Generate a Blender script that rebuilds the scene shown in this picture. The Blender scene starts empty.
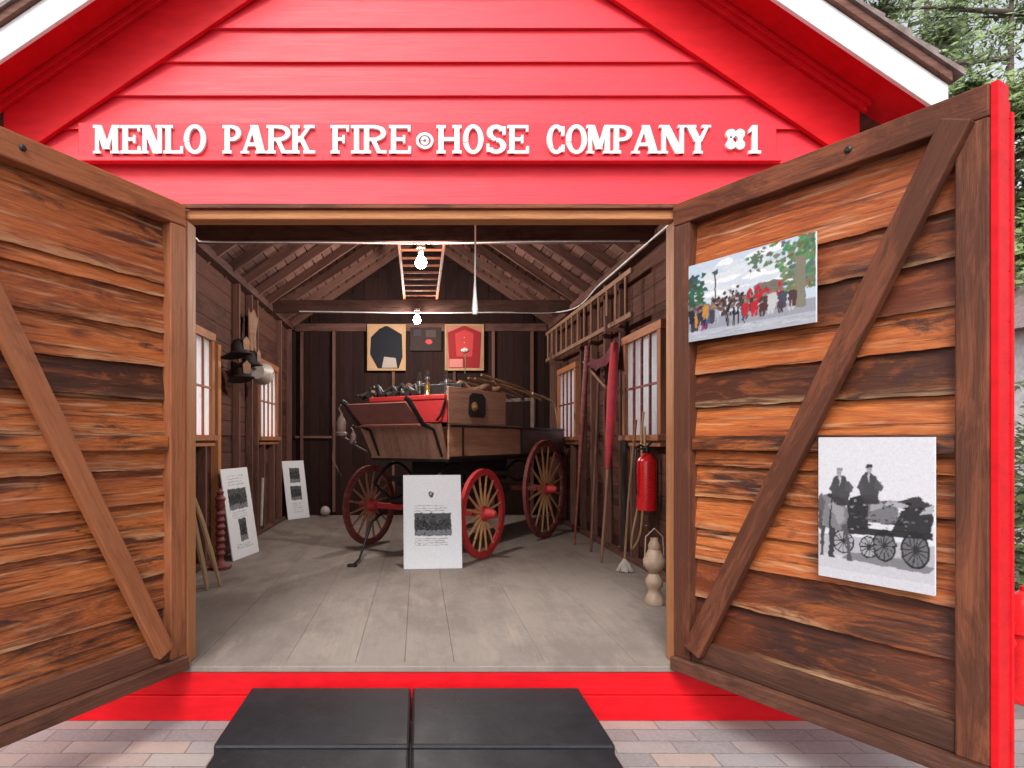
import bpy, math, random
from mathutils import Vector, Matrix, noise
R = math.radians
random.seed(7)
scn = bpy.context.scene
COL = scn.collection
# ------------------------------------------------------------------ camera, sky, sun, exposure
cam = bpy.data.cameras.new('camera'); camo = bpy.data.objects.new('camera', cam); COL.objects.link(camo)
camo.location = (-0.08, -3.71, 1.667); camo.rotation_euler = (R(90), 0, 0)
cam.sensor_width = 36; cam.lens = 36*620/1024
cam.shift_x = 94/1024; cam.shift_y = 56/1024
cam.clip_start = 0.05; cam.clip_end = 2000
scn.camera = camo
scn.render.resolution_x = 1024; scn.render.resolution_y = 768
w = bpy.data.worlds.new('World'); scn.world = w; w.use_nodes = True
nt = w.node_tree; bg = nt.nodes['Background']
sky = nt.nodes.new('ShaderNodeTexSky'); sky.sky_type = 'NISHITA'; sky.sun_disc = False
SUN_EL, SUN_AZ = 48, 198       # azimuth clockwise from +Y
sky.sun_elevation = R(SUN_EL); sky.sun_rotation = R(SUN_AZ); sky.air_density = 1.0; sky.dust_density = 4.0; sky.ozone_density = 1.0
hs = nt.nodes.new('ShaderNodeHueSaturation'); hs.inputs['Saturation'].default_value = 0.2; hs.inputs['Value'].default_value = 1.15
nt.links.new(sky.outputs[0], hs.inputs['Color']); nt.links.new(hs.outputs[0], bg.inputs['Color'])
bg.inputs['Strength'].default_value = 0.14
sun = bpy.data.lights.new('sun', 'SUN'); suno = bpy.data.objects.new('sun', sun); COL.objects.link(suno)
sun.energy = 1.1; sun.angle = R(20); sun.color = (1, 0.96, 0.9)
d = Vector((math.sin(R(SUN_AZ))*math.cos(R(SUN_EL)), math.cos(R(SUN_AZ))*math.cos(R(SUN_EL)), math.sin(R(SUN_EL))))
suno.rotation_euler = d.to_track_quat('Z', 'Y').to_euler()
scn.view_settings.view_transform = 'Standard'; scn.view_settings.look = 'None'
scn.view_settings.exposure = 0.85; scn.view_settings.gamma = 1; scn.view_settings.use_curve_mapping = False
scn.render.engine = 'CYCLES'
scn.cycles.max_bounces = 8; scn.cycles.diffuse_bounces = 5; scn.cycles.transparent_max_bounces = 12

# ------------------------------------------------------------------ mesh helpers
class MB:
    def __init__(s): s.v=[]; s.f=[]; s.gc=[]; s.tone=[]; s.e=[]; s.col=[]
    def add(s, pts, faces, gcs=None, tone=.5, e=None, col=(1,1,1)):
        b = len(s.v); s.v += [tuple(p) for p in pts]; s.f += [tuple(b+i for i in f) for f in faces]
        s.gc += [tuple(g) for g in (gcs or pts)]; s.tone += [tone]*len(pts)
        s.e += list(e) if e else [.5]*len(pts); s.col += [(*col,1)]*len(pts)
    def box(s, c, size, rot=None, tone=None, col=(1,1,1)):
        hx, hy, hz = [q/2 for q in size]; P = []; G = []
        o = random.random()*50, random.random()*50, random.random()*50
        ax = max(range(3), key=lambda i: size[i]); oth = [i for i in range(3) if i != ax]
        E = []
        for x in (-1,1):
            for y in (-1,1):
                for z in (-1,1):
                    p = Vector((x*hx, y*hy, z*hz)); E.append((z+1)/2)
                    G.append((p[ax]+o[0], p[oth[0]]+o[1], p[oth[1]]+o[2]))
                    if rot: p = rot @ p
                    P.append(p+Vector(c))
        F = [(0,1,3,2),(4,6,7,5),(0,4,5,1),(2,3,7,6),(0,2,6,4),(1,5,7,3)]
        s.add(P, F, G, random.random() if tone is None else tone, E, col)
    def bb(s, x0,x1,y0,y1,z0,z1, tone=None, col=(1,1,1)):
        s.box(((x0+x1)/2,(y0+y1)/2,(z0+z1)/2), (abs(x1-x0),abs(y1-y0),abs(z1-z0)), None, tone, col)
    def bar(s, a, b, w, h, tone=None, up=(0,0,1)):      # rectangular bar from a to b
        a = Vector(a); b = Vector(b); d = (b-a); L = d.length; d.normalize()
        u = Vector(up); y = u.cross(d)
        if y.length < 1e-4: y = Vector((1,0,0)).cross(d)
        y.normalize(); z = d.cross(y)
        s.box((a+b)/2, (L, w, h), Matrix((d,y,z)).transposed(), tone)
    def tube(s, pts, r, n=10, tone=.5, cap=True, col=(1,1,1)):
        pts = [Vector(p) for p in pts]; m = len(pts)
        rs = r if isinstance(r,(list,tuple)) else [r]*m
        P=[];G=[];F=[]; L=0; prev=None; o=random.random()*30
        for i,p in enumerate(pts):
            t = (pts[min(i+1,m-1)]-pts[max(i-1,0)]).normalized()
            if prev is None:
                a = t.orthogonal().normalized()
            else:
                a = (prev - t*prev.dot(t)).normalized()
            prev = a; b = t.cross(a)
            if i: L += (p-pts[i-1]).length
            for k in range(n):
                q = 2*math.pi*k/n; v = a*math.cos(q)+b*math.sin(q)
                P.append(p+v*rs[i]); G.append((L+o, v[0]*rs[i]+o, v[1]*rs[i]+v[2]*rs[i]))
        for i in range(m-1):
            for k in range(n):
                k2=(k+1)%n; F.append((i*n+k, i*n+k2, (i+1)*n+k2, (i+1)*n+k))
        if cap: F.append(tuple(reversed(range(n)))); F.append(tuple((m-1)*n+k for k in range(n)))
        s.add(P,F,G,tone,None,col)
    def lathe(s, prof, c=(0,0,0), axis='Z', n=24, tone=.5, col=(1,1,1)):
        P=[];F=[];m=len(prof); c=Vector(c)
        for r,z in prof:
            for k in range(n):
                q=2*math.pi*k/n; x,y=r*math.cos(q),r*math.sin(q)
                v = Vector((x,y,z)) if axis=='Z' else Vector((x,z,y)) if axis=='Y' else Vector((z,x,y))
                P.append(c+v)
        for i in range(m-1):
            for k in range(n):
                k2=(k+1)%n; F.append((i*n+k, i*n+k2,(i+1)*n+k2,(i+1)*n+k))
        if prof[0][0]>1e-5: F.append(tuple(reversed(range(n))))
        if prof[-1][0]>1e-5: F.append(tuple((m-1)*n+k for k in range(n)))
        s.add(P,F,None,tone,None,col)
    def prism(s, poly, y0, y1, tone=None, col=(1,1,1)):          # poly in x,z extruded along y
        n=len(poly); o=random.random()*40
        P=[(x,y0,z) for x,z in poly]+[(x,y1,z) for x,z in poly]
        G=[(p[0]+o,p[1]+o,p[2]+o) for p in P]
        F=[tuple(range(n)),tuple(reversed(range(n,2*n)))]+[(i,(i+1)%n+0,(i+1)%n+n,i+n)[::-1] for i in range(n)]
        s.add(P,F,G,random.random() if tone is None else tone,None,col)
    def build(s, name, mat, parent=None, smooth=None, bevel=0, loc=None, rotz=None):
        me = bpy.data.meshes.new(name); me.from_pydata(s.v, [], s.f); me.update()
        a = me.attributes.new('gc','FLOAT_VECTOR','POINT'); a.data.foreach_set('vector',[q for g in s.gc for q in g])
        a = me.attributes.new('tone','FLOAT','POINT'); a.data.foreach_set('value', s.tone)
        a = me.attributes.new('edge','FLOAT','POINT'); a.data.foreach_set('value', s.e)
        a = me.attributes.new('paint','FLOAT_COLOR','POINT'); a.data.foreach_set('color',[q for g in s.col for q in g])
        import bmesh
        bm = bmesh.new(); bm.from_mesh(me); bmesh.ops.recalc_face_normals(bm, faces=bm.faces); bm.to_mesh(me); bm.free()
        if smooth:
            me.shade_smooth(); me.set_sharp_from_angle(angle=R(smooth))
        me.materials.append(mat)
        o = bpy.data.objects.new(name, me); COL.objects.link(o)
        if parent: o.parent = parent
        if loc: o.location = loc
        if rotz is not None: o.rotation_euler[2] = rotz
        if bevel:
            m = o.modifiers.new('bevel','BEVEL'); m.width = bevel; m.segments = 2; m.limit_method='ANGLE'; m.angle_limit=R(40)
        return o
def tag(o, label, cat, group=None):
    o['label']=label; o['category']=cat
    if group: o['group']=group
    return o
def thing(name, label, cat, loc=(0,0,0), rotz=0, group=None):
    o = bpy.data.objects.new(name, None); COL.objects.link(o); o.empty_display_size=.1
    o.location=loc; o.rotation_euler=(0,0,rotz); return tag(o,label,cat,group)
def copy_tree(o, parent=None):
    c = o.copy(); COL.objects.link(c); c.parent = parent
    for ch in list(o.children): copy_tree(ch, c)
    return c

# ------------------------------------------------------------------ materials
def newmat(name):
    m = bpy.data.materials.new(name); m.use_nodes = True; t = m.node_tree
    return m, t, t.nodes['Principled BSDF']
def N(t, typ, **kw):
    n = t.nodes.new(typ)
    for k,v in kw.items():
        if k in n.inputs: n.inputs[k].default_value = v
        else: setattr(n,k,v)
    return n
def mixc(t, fac, a, b, bt='MIX'):
    m = t.nodes.new('ShaderNodeMix'); m.data_type='RGBA'; m.blend_type=bt
    for s,i in ((fac,0),(a,6),(b,7)):
        if isinstance(s,(int,float)): m.inputs[i].default_value=s
        elif isinstance(s,tuple): m.inputs[i].default_value=(*s,1) if len(s)==3 else s
        else: t.links.new(s,m.inputs[i])
    return m.outputs[2]
def ramp(t, fac, lo, hi, a=0, b=1):
    m = N(t,'ShaderNodeMapRange'); m.inputs[1].default_value=lo; m.inputs[2].default_value=hi; m.inputs[3].default_value=a; m.inputs[4].default_value=b
    t.links.new(fac,m.inputs[0]); return m.outputs[0]
def math_(t, op, a, b):
    m = N(t,'ShaderNodeMath', operation=op)
    for i,s in enumerate((a,b)):
        if isinstance(s,(int,float)): m.inputs[i].default_value=s
        else: t.links.new(s,m.inputs[i])
    return m.outputs[0]
def tex(t, vec, scale, sc3=(1,1,1), detail=5, rough=.6, dist=0):
    mp = N(t,'ShaderNodeMapping'); mp.inputs['Scale'].default_value=sc3; t.links.new(vec, mp.inputs[0])
    n = N(t,'ShaderNodeTexNoise', Scale=scale, Detail=detail, Roughness=rough, Distortion=dist); t.links.new(mp.outputs[0], n.inputs['Vector'])
    return n.outputs['Fac']
def bump(t, p, h, strength=.3, dist=.01):
    b = N(t,'ShaderNodeBump', Strength=strength, Distance=dist); t.links.new(h,b.inputs['Height']); t.links.new(b.outputs[0], p.inputs['Normal'])
def wood(name, a, b, dark, rough=.75, darkamt=.6, edge=None, grain=.45, tonefx=.6, knots=False, spec=.22):
    m,t,p = newmat(name)
    g = N(t,'ShaderNodeAttribute', attribute_name='gc').outputs['Vector']
    tn = N(t,'ShaderNodeAttribute', attribute_name='tone').outputs['Fac']
    fine = tex(t,g,1,(7,120,120) if knots else (3,70,70),8,.75,.3)
    mid = tex(t,g,1,(2.2,22,22) if knots else (1.2,14,14),7,.72,1.4)
    blot = tex(t,g,1,(2.0,7,7) if knots else (1.6,6,6),8,.75,.8)
    c = mixc(t, ramp(t,mid,.3,.7), a, b)
    c = mixc(t, math_(t,'MULTIPLY', ramp(t,fine,.45,.7), grain), c, dark)
    # darker staining: per-board tone plus blotches
    k = math_(t,'ADD', ramp(t,blot,.42,.68,0,1), ramp(t,tn,0,1,tonefx,-tonefx))
    k = ramp(t,k,.1,.9,0,darkamt)
    c = mixc(t,k,c,dark)
    if edge:
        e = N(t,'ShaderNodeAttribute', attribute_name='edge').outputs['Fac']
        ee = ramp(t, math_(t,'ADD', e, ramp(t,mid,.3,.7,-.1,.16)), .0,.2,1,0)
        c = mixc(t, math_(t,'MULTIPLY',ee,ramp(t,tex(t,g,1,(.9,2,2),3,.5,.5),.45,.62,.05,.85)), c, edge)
    if knots:
        mp=N(t,'ShaderNodeMapping'); mp.inputs['Scale'].default_value=(1.6,4.2,4.2); t.links.new(g,mp.inputs[0])
        vo=N(t,'ShaderNodeTexVoronoi',Scale=1.0); t.links.new(mp.outputs[0],vo.inputs['Vector'])
        kd=math_(t,'ADD',vo.outputs['Distance'],ramp(t,mid,.3,.7,-.04,.04))
        c=mixc(t,ramp(t,kd,.07,.16,.9,0),c,dark)
        st=tex(t,g,1,(1.0,30,30),8,.75,.5); c=mixc(t,ramp(t,st,.53,.6,0,.8),c,dark); ch=tex(t,g,1,(1.1,5,5),8,.75,.9); c=mixc(t,ramp(t,ch,.55,.63,0,.88),c,(.03,.012,.010))
        rb=tex(t,g,.8,(1,2,2),3,.5,.3); c=mixc(t,ramp(t,rb,.48,.7,0,.4),c,(a[0]*.42,a[1]*.28,a[2]*.4))
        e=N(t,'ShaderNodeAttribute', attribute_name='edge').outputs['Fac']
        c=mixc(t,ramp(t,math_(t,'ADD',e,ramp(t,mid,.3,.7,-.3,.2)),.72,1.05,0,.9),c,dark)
        hl=tex(t,g,1,(2.2,40,40),3,.6,.2); c=mixc(t,math_(t,'MULTIPLY',ramp(t,hl,.56,.7,0,.6),ramp(t,tn,.1,.6,0,1)),c,(.62,.36,.2))  # tan streaks: glossy highlights painted into the board colour
    p.inputs['Specular IOR Level'].default_value=spec
    t.links.new(c,p.inputs['Base Color']); 
    t.links.new(ramp(t,fine,.3,.7,rough-.12,rough+.1), p.inputs['Roughness'])
    bump(t,p,math_(t,'ADD',fine,math_(t,'MULTIPLY',mid,1.5)),.6,.008)
    return m
def paint(name, col, rough=.45, var=.12, bumps=.15, sc=6, dirt=None, spec=.5):
    m,t,p = newmat(name)
    g = N(t,'ShaderNodeTexCoord').outputs['Object']
    n1 = tex(t,g,sc,(1,1,3),6,.65); n2 = tex(t,g,1,(3,90,140),4,.6)
    n3 = tex(t,g,1.6,(1,1,2.5),4,.7,.5)
    dk = tuple(q*(1-var*3) for q in col); lt = tuple(min(1,q*(1+var)+.01*var*4) for q in col)
    c = mixc(t, ramp(t,n1,.3,.7), dk if var<.3 else tuple(q*.2 for q in col), lt); c = mixc(t,ramp(t,n3,.35,.65,.0,.6),c,col)
    n5=tex(t,g,1,(1.2,30,14),6,.7,.3); c=mixc(t,ramp(t,n5,.52,.72,0,.35),c,tuple(q*.55 for q in col))
    n6=tex(t,g,1,(34,34,60),3,.6); c=mixc(t,ramp(t,n6,.70,.74,0,.6),c,tuple(q*.35 for q in col))
    if dirt: c = mixc(t, ramp(t,n1,.55,.75,0,.6), c, dirt)
    t.links.new(c,p.inputs['Base Color']); t.links.new(ramp(t,n2,.3,.7,rough-.03,rough+.08),p.inputs['Roughness'])
    p.inputs['Specular IOR Level'].default_value = spec
    if bumps: bump(t,p,n2,bumps*1.6,.0025)
    return m
def simple(name, col, rough=.5, metal=0, emit=None, es=0):
    m,t,p = newmat(name)
    g = N(t,'ShaderNodeTexCoord').outputs['Object']; n1 = tex(t,g,9,(1,1,1),5,.65)
    t.links.new(mixc(t,ramp(t,n1,.3,.7),tuple(q*.7 for q in col),tuple(min(1,q*1.15) for q in col)),p.inputs['Base Color'])
    t.links.new(ramp(t,n1,.3,.7,max(.05,rough-.1),rough+.1),p.inputs['Roughness']); p.inputs['Metallic'].default_value=metal
    if emit: p.inputs['Emission Color'].default_value=(*emit,1); p.inputs['Emission Strength'].default_value=es
    return m
M = {}
M['red'] = paint('red_paint',(.74,.012,.03),.5,.06,.25)
M['redtrim_shaded'] = paint('red_trim_paint_shaded',(.60,.004,.010),.5,.08,.2,spec=.18)  # same red paint as the siding, darkened in colour for the soffit's shade
M['white'] = paint('white_paint',(.76,.75,.75),.55,.03,.1)
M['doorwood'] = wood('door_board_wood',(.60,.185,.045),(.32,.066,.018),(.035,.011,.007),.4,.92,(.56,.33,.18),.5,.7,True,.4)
M['frame'] = wood('door_frame_wood',(.30,.095,.045),(.2,.06,.028),(.05,.018,.011),.6,.8,None,.45,.7)
M['framedark'] = wood('dark_weathered_rail_wood',(.17,.07,.042),(.11,.042,.026),(.03,.014,.010),.6,.7,None,.45,.5)
M['frame2'] = wood('door_frame_orange_wood',(.40,.145,.062),(.29,.095,.04),(.09,.03,.016),.6,.7,None,.4,.6)
M['jamb'] = wood('bare_orange_wood',(.52,.22,.09),(.42,.17,.07),(.12,.05,.03),.6,.3)
M['casing'] = wood('window_casing_wood',(.42,.18,.09),(.34,.13,.06),(.1,.045,.03),.6,.4)
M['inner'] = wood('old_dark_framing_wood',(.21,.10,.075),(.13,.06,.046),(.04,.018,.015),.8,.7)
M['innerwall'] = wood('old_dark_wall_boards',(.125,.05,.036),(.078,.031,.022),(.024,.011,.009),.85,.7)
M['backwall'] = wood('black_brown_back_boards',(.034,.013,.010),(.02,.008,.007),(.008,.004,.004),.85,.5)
M['pale'] = wood('pale_bare_wood',(.5,.33,.18),(.4,.25,.13),(.16,.09,.05),.65,.3)
M['ladder'] = wood('ladder_wood',(.33,.19,.12),(.25,.13,.085),(.07,.035,.025),.7,.4)
M['iron'] = simple('black_iron',(.018,.016,.017),.45,.3)
M['brass'] = simple('brass',(.75,.5,.2),.3,.9)
M['leather'] = simple('black_leather',(.022,.017,.016),.7)
M['cable'] = simple('white_cable',(.85,.83,.82),.5)
M['wagonbrown'] = wood('wagon_brown_boards',(.46,.25,.175),(.36,.18,.125),(.14,.065,.05),.5,.4)
M['wagontan_lightened'] = wood('wagon_tan_side_boards_lightened',(.62,.33,.2),(.5,.25,.15),(.2,.09,.06),.5,.35)  # wagon brown made tanner and lighter, offsetting weak light on the side
M['wagongrey'] = wood('wagon_grey_boards',(.20,.14,.12),(.14,.095,.085),(.05,.03,.028),.5,.4)
M['wagonred'] = paint('wagon_red_paint',(.50,.028,.03),.6,.1,.1)
M['toeboard'] = paint('wagon_maroon_board',(.25,.085,.07),.5,.1,.1)
M['spoke'] = wood('cream_spoke_wood',(.62,.36,.17),(.5,.24,.10),(.3,.06,.03),.5,.3)
M['spokedark'] = wood('worn_spoke_wood',(.42,.19,.11),(.3,.11,.07),(.12,.03,.02),.6,.4)
M['maroon'] = paint('worn_maroon_paint',(.20,.035,.03),.6,.25,.2,9,(.3,.17,.12))
M['cloth'] = simple('maroon_cloth',(.11,.02,.028),.9)
M['cloth2'] = simple('faded_red_canvas',(.42,.03,.045),.8)
M['tank'] = paint('extinguisher_red',(.65,.012,.015),.25,.05,0)
M['ceramic'] = simple('pale_ceramic',(.36,.25,.18),.5)
M['bone'] = simple('off_white_enamel',(.45,.39,.35),.5)
M['board'] = paint('white_foam_board',(.74,.76,.80),.6,.01,.02)
M['mat_rubber'] = None

def vcol(name, rough=.7):
    m,t,p = newmat(name); a=N(t,'ShaderNodeAttribute',attribute_name='paint').outputs['Color']
    g=N(t,'ShaderNodeTexCoord').outputs['Object']; n1=tex(t,g,60,(1,1,1),5,.7)
    c=mixc(t,ramp(t,n1,.35,.65),(.94,.94,.94),(1.04,1.04,1.04)); t.links.new(mixc(t,1.0,a,c,'MULTIPLY'),p.inputs['Base Color']); p.inputs['Roughness'].default_value=rough; p.inputs['Specular IOR Level'].default_value=.12; return m
M['print'] = vcol('printed_picture',.65)
# rubber
m,t,p = newmat('black_rubber'); g=N(t,'ShaderNodeTexCoord').outputs['Object']
n1=tex(t,g,2.2,(1,1,1),6,.7); n2=tex(t,g,160,(1,1,1),2,.5)
n3=tex(t,g,7,(1,1.6,1),7,.8,.4); n4=tex(t,g,70,(1,1,1),3,.7)
cc=mixc(t,ramp(t,n1,.45,.75,0,.4),(.007,.008,.011),(.026,.028,.034)); cc=mixc(t,ramp(t,n3,.58,.75,0,.3),cc,(.07,.068,.07)); cc=mixc(t,ramp(t,n4,.66,.74,0,.3),cc,(.14,.13,.12))
t.links.new(cc,p.inputs['Base Color']); t.links.new(ramp(t,n1,.3,.7,.42,.62),p.inputs['Roughness']); bump(t,p,math_(t,'ADD',math_(t,'MULTIPLY',n2,.3),math_(t,'MULTIPLY',n1,3)),.5,.004); p.inputs['Specular IOR Level'].default_value=.35; M['rubber']=m
# glass pane: thin, lets light through
def glassmat(name, tint=(1,1,1), gl=.12):
    m,t,p = newmat(name); t.nodes.remove(p); out=[n for n in t.nodes if n.type=='OUTPUT_MATERIAL'][0]
    tr=N(t,'ShaderNodeBsdfTransparent'); tr.inputs[0].default_value=(*tint,1); gs=N(t,'ShaderNodeBsdfGlossy'); gs.inputs['Roughness'].default_value=.05
    mx=N(t,'ShaderNodeMixShader'); mx.inputs[0].default_value=gl
    t.links.new(tr.outputs[0],mx.inputs[1]); t.links.new(gs.outputs[0],mx.inputs[2]); t.links.new(mx.outputs[0],out.inputs[0]); return m
M['glass']=glassmat('window_glass'); M['bottleglass']=glassmat('clear_lamp_glass',(.85,.9,.9),.35)
m,t,p = newmat('old_obscured_glass'); t.nodes.remove(p); out=[n for n in t.nodes if n.type=='OUTPUT_MATERIAL'][0]
tl=N(t,'ShaderNodeBsdfTranslucent'); tl.inputs[0].default_value=(.93,.93,.93,1); tr=N(t,'ShaderNodeBsdfTransparent')
tc=N(t,'ShaderNodeTexCoord').outputs['Object']; mx=N(t,'ShaderNodeMixShader'); t.links.new(ramp(t,tex(t,tc,5,(1,1,.5),4,.6,1),.35,.65,.25,.5),mx.inputs[0])
t.links.new(tl.outputs[0],mx.inputs[1]); t.links.new(tr.outputs[0],mx.inputs[2]); t.links.new(mx.outputs[0],out.inputs[0]); M['frosted']=m
m,t,p=newmat('bulb_glow'); p.inputs['Emission Color'].default_value=(1,.93,.82,1); p.inputs['Emission Strength'].default_value=60; M['bulb']=m
# pavers
m,t,p=newmat('grey_pavers'); g=N(t,'ShaderNodeTexCoord').outputs['Object']
br=N(t,'ShaderNodeTexBrick'); br.inputs['Scale'].default_value=1; br.inputs['Brick Width'].default_value=.33; br.inputs['Row Height'].default_value=.135
br.inputs['Mortar Size'].default_value=.005; br.inputs['Mortar Smooth'].default_value=.3; br.inputs['Bias'].default_value=0
br.inputs['Color1'].default_value=(0,0,0,1); br.inputs['Color2'].default_value=(1,1,1,1); br.inputs['Mortar'].default_value=(.5,.5,.5,1)
nd=N(t,'ShaderNodeTexNoise',Scale=9.0); mv=N(t,'ShaderNodeVectorMath',operation='MULTIPLY_ADD'); t.links.new(g,nd.inputs['Vector'])
t.links.new(nd.outputs['Color'],mv.inputs[0]); mv.inputs[1].default_value=(.012,.012,0); t.links.new(g,mv.inputs[2]); t.links.new(mv.outputs[0],br.inputs['Vector'])
cr=N(t,'ShaderNodeValToRGB'); el=cr.color_ramp.elements; el[0].color=(.20,.175,.175,1); el[1].color=(.32,.28,.255,1)
for ps,cc in ((.25,(.19,.18,.185,1)),(.5,(.34,.25,.21,1)),(.75,(.22,.205,.215,1))): e=el.new(ps); e.color=cc
t.links.new(br.outputs['Color'],cr.inputs[0])
n1=tex(t,g,2,(1,1,1),6,.7); n2=tex(t,g,45,(1,1,1),4,.7)
c=mixc(t,br.outputs['Fac'],cr.outputs[0],(.12,.10,.095)); c=mixc(t,ramp(t,n1,.4,.75,0,.5),c,(.15,.135,.135)); c=mixc(t,ramp(t,n2,.4,.7,0,.35),c,(.34,.32,.31))
t.links.new(c,p.inputs['Base Color']); p.inputs['Roughness'].default_value=.85
bump(t,p,math_(t,'SUBTRACT',math_(t,'MULTIPLY',n2,.4),br.outputs['Fac']),.5,.006); M['paver']=m
# earth
M['earth']=simple('bare_earth_and_asphalt',(.16,.15,.14),.9)
# old floor
m,t,p=newmat('worn_grey_floor_boards'); g=N(t,'ShaderNodeTexCoord').outputs['Object']; gg=N(t,'ShaderNodeAttribute',attribute_name='gc').outputs['Vector']; tn=N(t,'ShaderNodeAttribute',attribute_name='tone').outputs['Fac']
fine=tex(t,gg,1,(3,50,50),5,.65,.4); big=tex(t,g,1.5,(1.3,.6,1),8,.72,.1); big2=tex(t,g,3.2,(1.8,.35,1),8,.75,.15)
c=mixc(t,ramp(t,tn,0,1),(.215,.18,.158),(.245,.206,.18)); c=mixc(t,ramp(t,fine,.4,.7,0,.35),c,(.17,.14,.125))
c=mixc(t,ramp(t,big,.46,.62,0,.62),c,(.14,.112,.10)); c=mixc(t,ramp(t,big2,.54,.72,0,.35),c,(.42,.34,.28))
t.links.new(c,p.inputs['Base Color']); p.inputs['Specular IOR Level'].default_value=.25; t.links.new(ramp(t,big,.3,.7,.6,.8),p.inputs['Roughness']); bump(t,p,fine,.3,.004); M['floor']=m
# shingles
m,t,p=newmat('grey_brown_shingles'); g=N(t,'ShaderNodeTexCoord').outputs['Object']; n1=tex(t,g,14,(1,1,1),5,.7)
t.links.new(mixc(t,ramp(t,n1,.3,.7),(.12,.085,.08),(.26,.2,.19)),p.inputs['Base Color']); p.inputs['Roughness'].default_value=.9; bump(t,p,n1,.5,.01); M['shingle']=m
def leafmat(name,a,b):
    m,t,p=newmat(name); tn=N(t,'ShaderNodeAttribute',attribute_name='tone').outputs['Fac']
    t.links.new(mixc(t,tn,a,b),p.inputs['Base Color']); p.inputs['Roughness'].default_value=.5
    p.inputs['Subsurface Weight'].default_value=0; return m
M['leaf']=leafmat('leaf_green',(.09,.14,.045),(.24,.31,.12)); M['leaf2']=leafmat('leaf_dark_green',(.02,.045,.012),(.09,.13,.03)); M['bark']=simple('bark',(.12,.09,.08),.9)

# ------------------------------------------------------------------ ground
mb=MB(); mb.add([(-300,-300,-.004),(300,-300,-.004),(300,300,-.004),(-300,300,-.004)],[(0,1,2,3)])
o=mb.build('ground',M['earth']); o['kind']='structure'
mb=MB(); mb.add([(-9,-14,0),(9,-14,0),(9,.0,0),(-9,.0,0)],[(0,1,2,3)])
o=mb.build('pavement',M['paver']); o['kind']='structure'
mb=MB(); x=-2.4; 
while x<2.36:
    ww=random.choice((.3,.42,.55)); x1=min(x+ww,2.4); y=0.03
    while y<7.4:
        ln=random.uniform(1.6,3.4); y1=min(y+ln,7.42)
        if 7.42-y1<.5: y1=7.42
        mb.bb(x+.0008,x1-.0008,y+.001,y1-.0005,.27,.32+random.uniform(-.0012,.0005)); y=y1
    x=x1
o=mb.build('floor',M['floor'],bevel=.002); o['kind']='structure'

# ------------------------------------------------------------------ the firehouse
SL=.68; APEX=5.38; HW=2.52; DEP=7.5; XL,XR=-2.36,2.30
B=thing('firehouse','red clapboard firehouse with white gable fascia and both wooden doors swung open','building')
def lap(mb, x0,x1,z0,z1,y=0, x0t=None,x1t=None, tone=.5):
    # lapped board: proud at the bottom
    x0t = x0 if x0t is None else x0t; x1t = x1 if x1t is None else x1t
    n=16; P=[];G=[];F=[]
    for i in range(n+1):
        k=i/n; xb=x0+(x1-x0)*k; xt=x0t+(x1t-x0t)*k; wv=.0015*noise.noise((xb*1.3,z0*5,3))
        P+=[(xb,y-.030+wv,z0+wv),(xt,y-.008,z1),(xt,y+.01,z1),(xb,y+.01,z0)]
        G+=[(xb,z0*7,0),(xt,z1*7,0),(xt,z1*7,1),(xb,z0*7,1)]
    for i in range(n):
        a=i*4; b=a+4
        F+=[(a,b,b+1,a+1),(a+1,b+1,b+2,a+2),(a+3,b+3,b,a)]
    F+=[(0,1,2,3),(n*4+3,n*4+2,n*4+1,n*4)]
    mb.add(P,F,G,tone)
# front wall beside the opening
mb=MB(); mb2=MB(); z=.30
while z<3.3:
    z1=min(z+.2,3.31)
    if z<3.06:
        zt=min(z1,3.07)
        lap(mb,-HW+.0,-1.47,z,zt); lap(mb2,1.47,HW,z,zt)
    z=z1
mb.bb(-HW+.01,-1.47,.012,.09,.32,3.07); mb2.bb(1.47,HW-.01,.012,.09,.32,3.07)
mb.build('front_wall',M['red'],B); mb2.build('front_wall',M['red'],B)
# gable
mb=MB(); lap(mb,-HW,HW,3.07,3.312); zz=[3.312,3.514]+[3.514+.2*i for i in range(1,10)]
for a,b in zip(zz[:-1],zz[1:]):
    xa=min(HW,(APEX-.2-a)/SL); xb=min(HW,(APEX-.2-b)/SL)
    if xb<=.02: break
    lap(mb,-xa,xa,a,b-.001,0,-xb,xb)
mb.prism([(-HW+.01,3.07),(HW-.01,3.07),(HW-.01,APEX-SL*HW-.02),(0,APEX-.02),(-HW+.01,APEX-SL*HW-.02)],.012,.09)
mb.build('gable_siding',M['red'],B)
# inside face of the gable
mb=MB(); mb.prism([(-HW+.02,3.2),(HW-.02,3.2),(HW-.02,APEX-SL*HW-.03),(0,APEX-.03),(-HW+.02,APEX-SL*HW-.03)],.092,.11)
mb.bb(-HW+.02,-1.48,.092,.11,.32,3.2); mb.bb(1.48,HW-.02,.092,.11,.32,3.2); mb.build('front_wall_lining',M['innerwall'],B)
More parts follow.
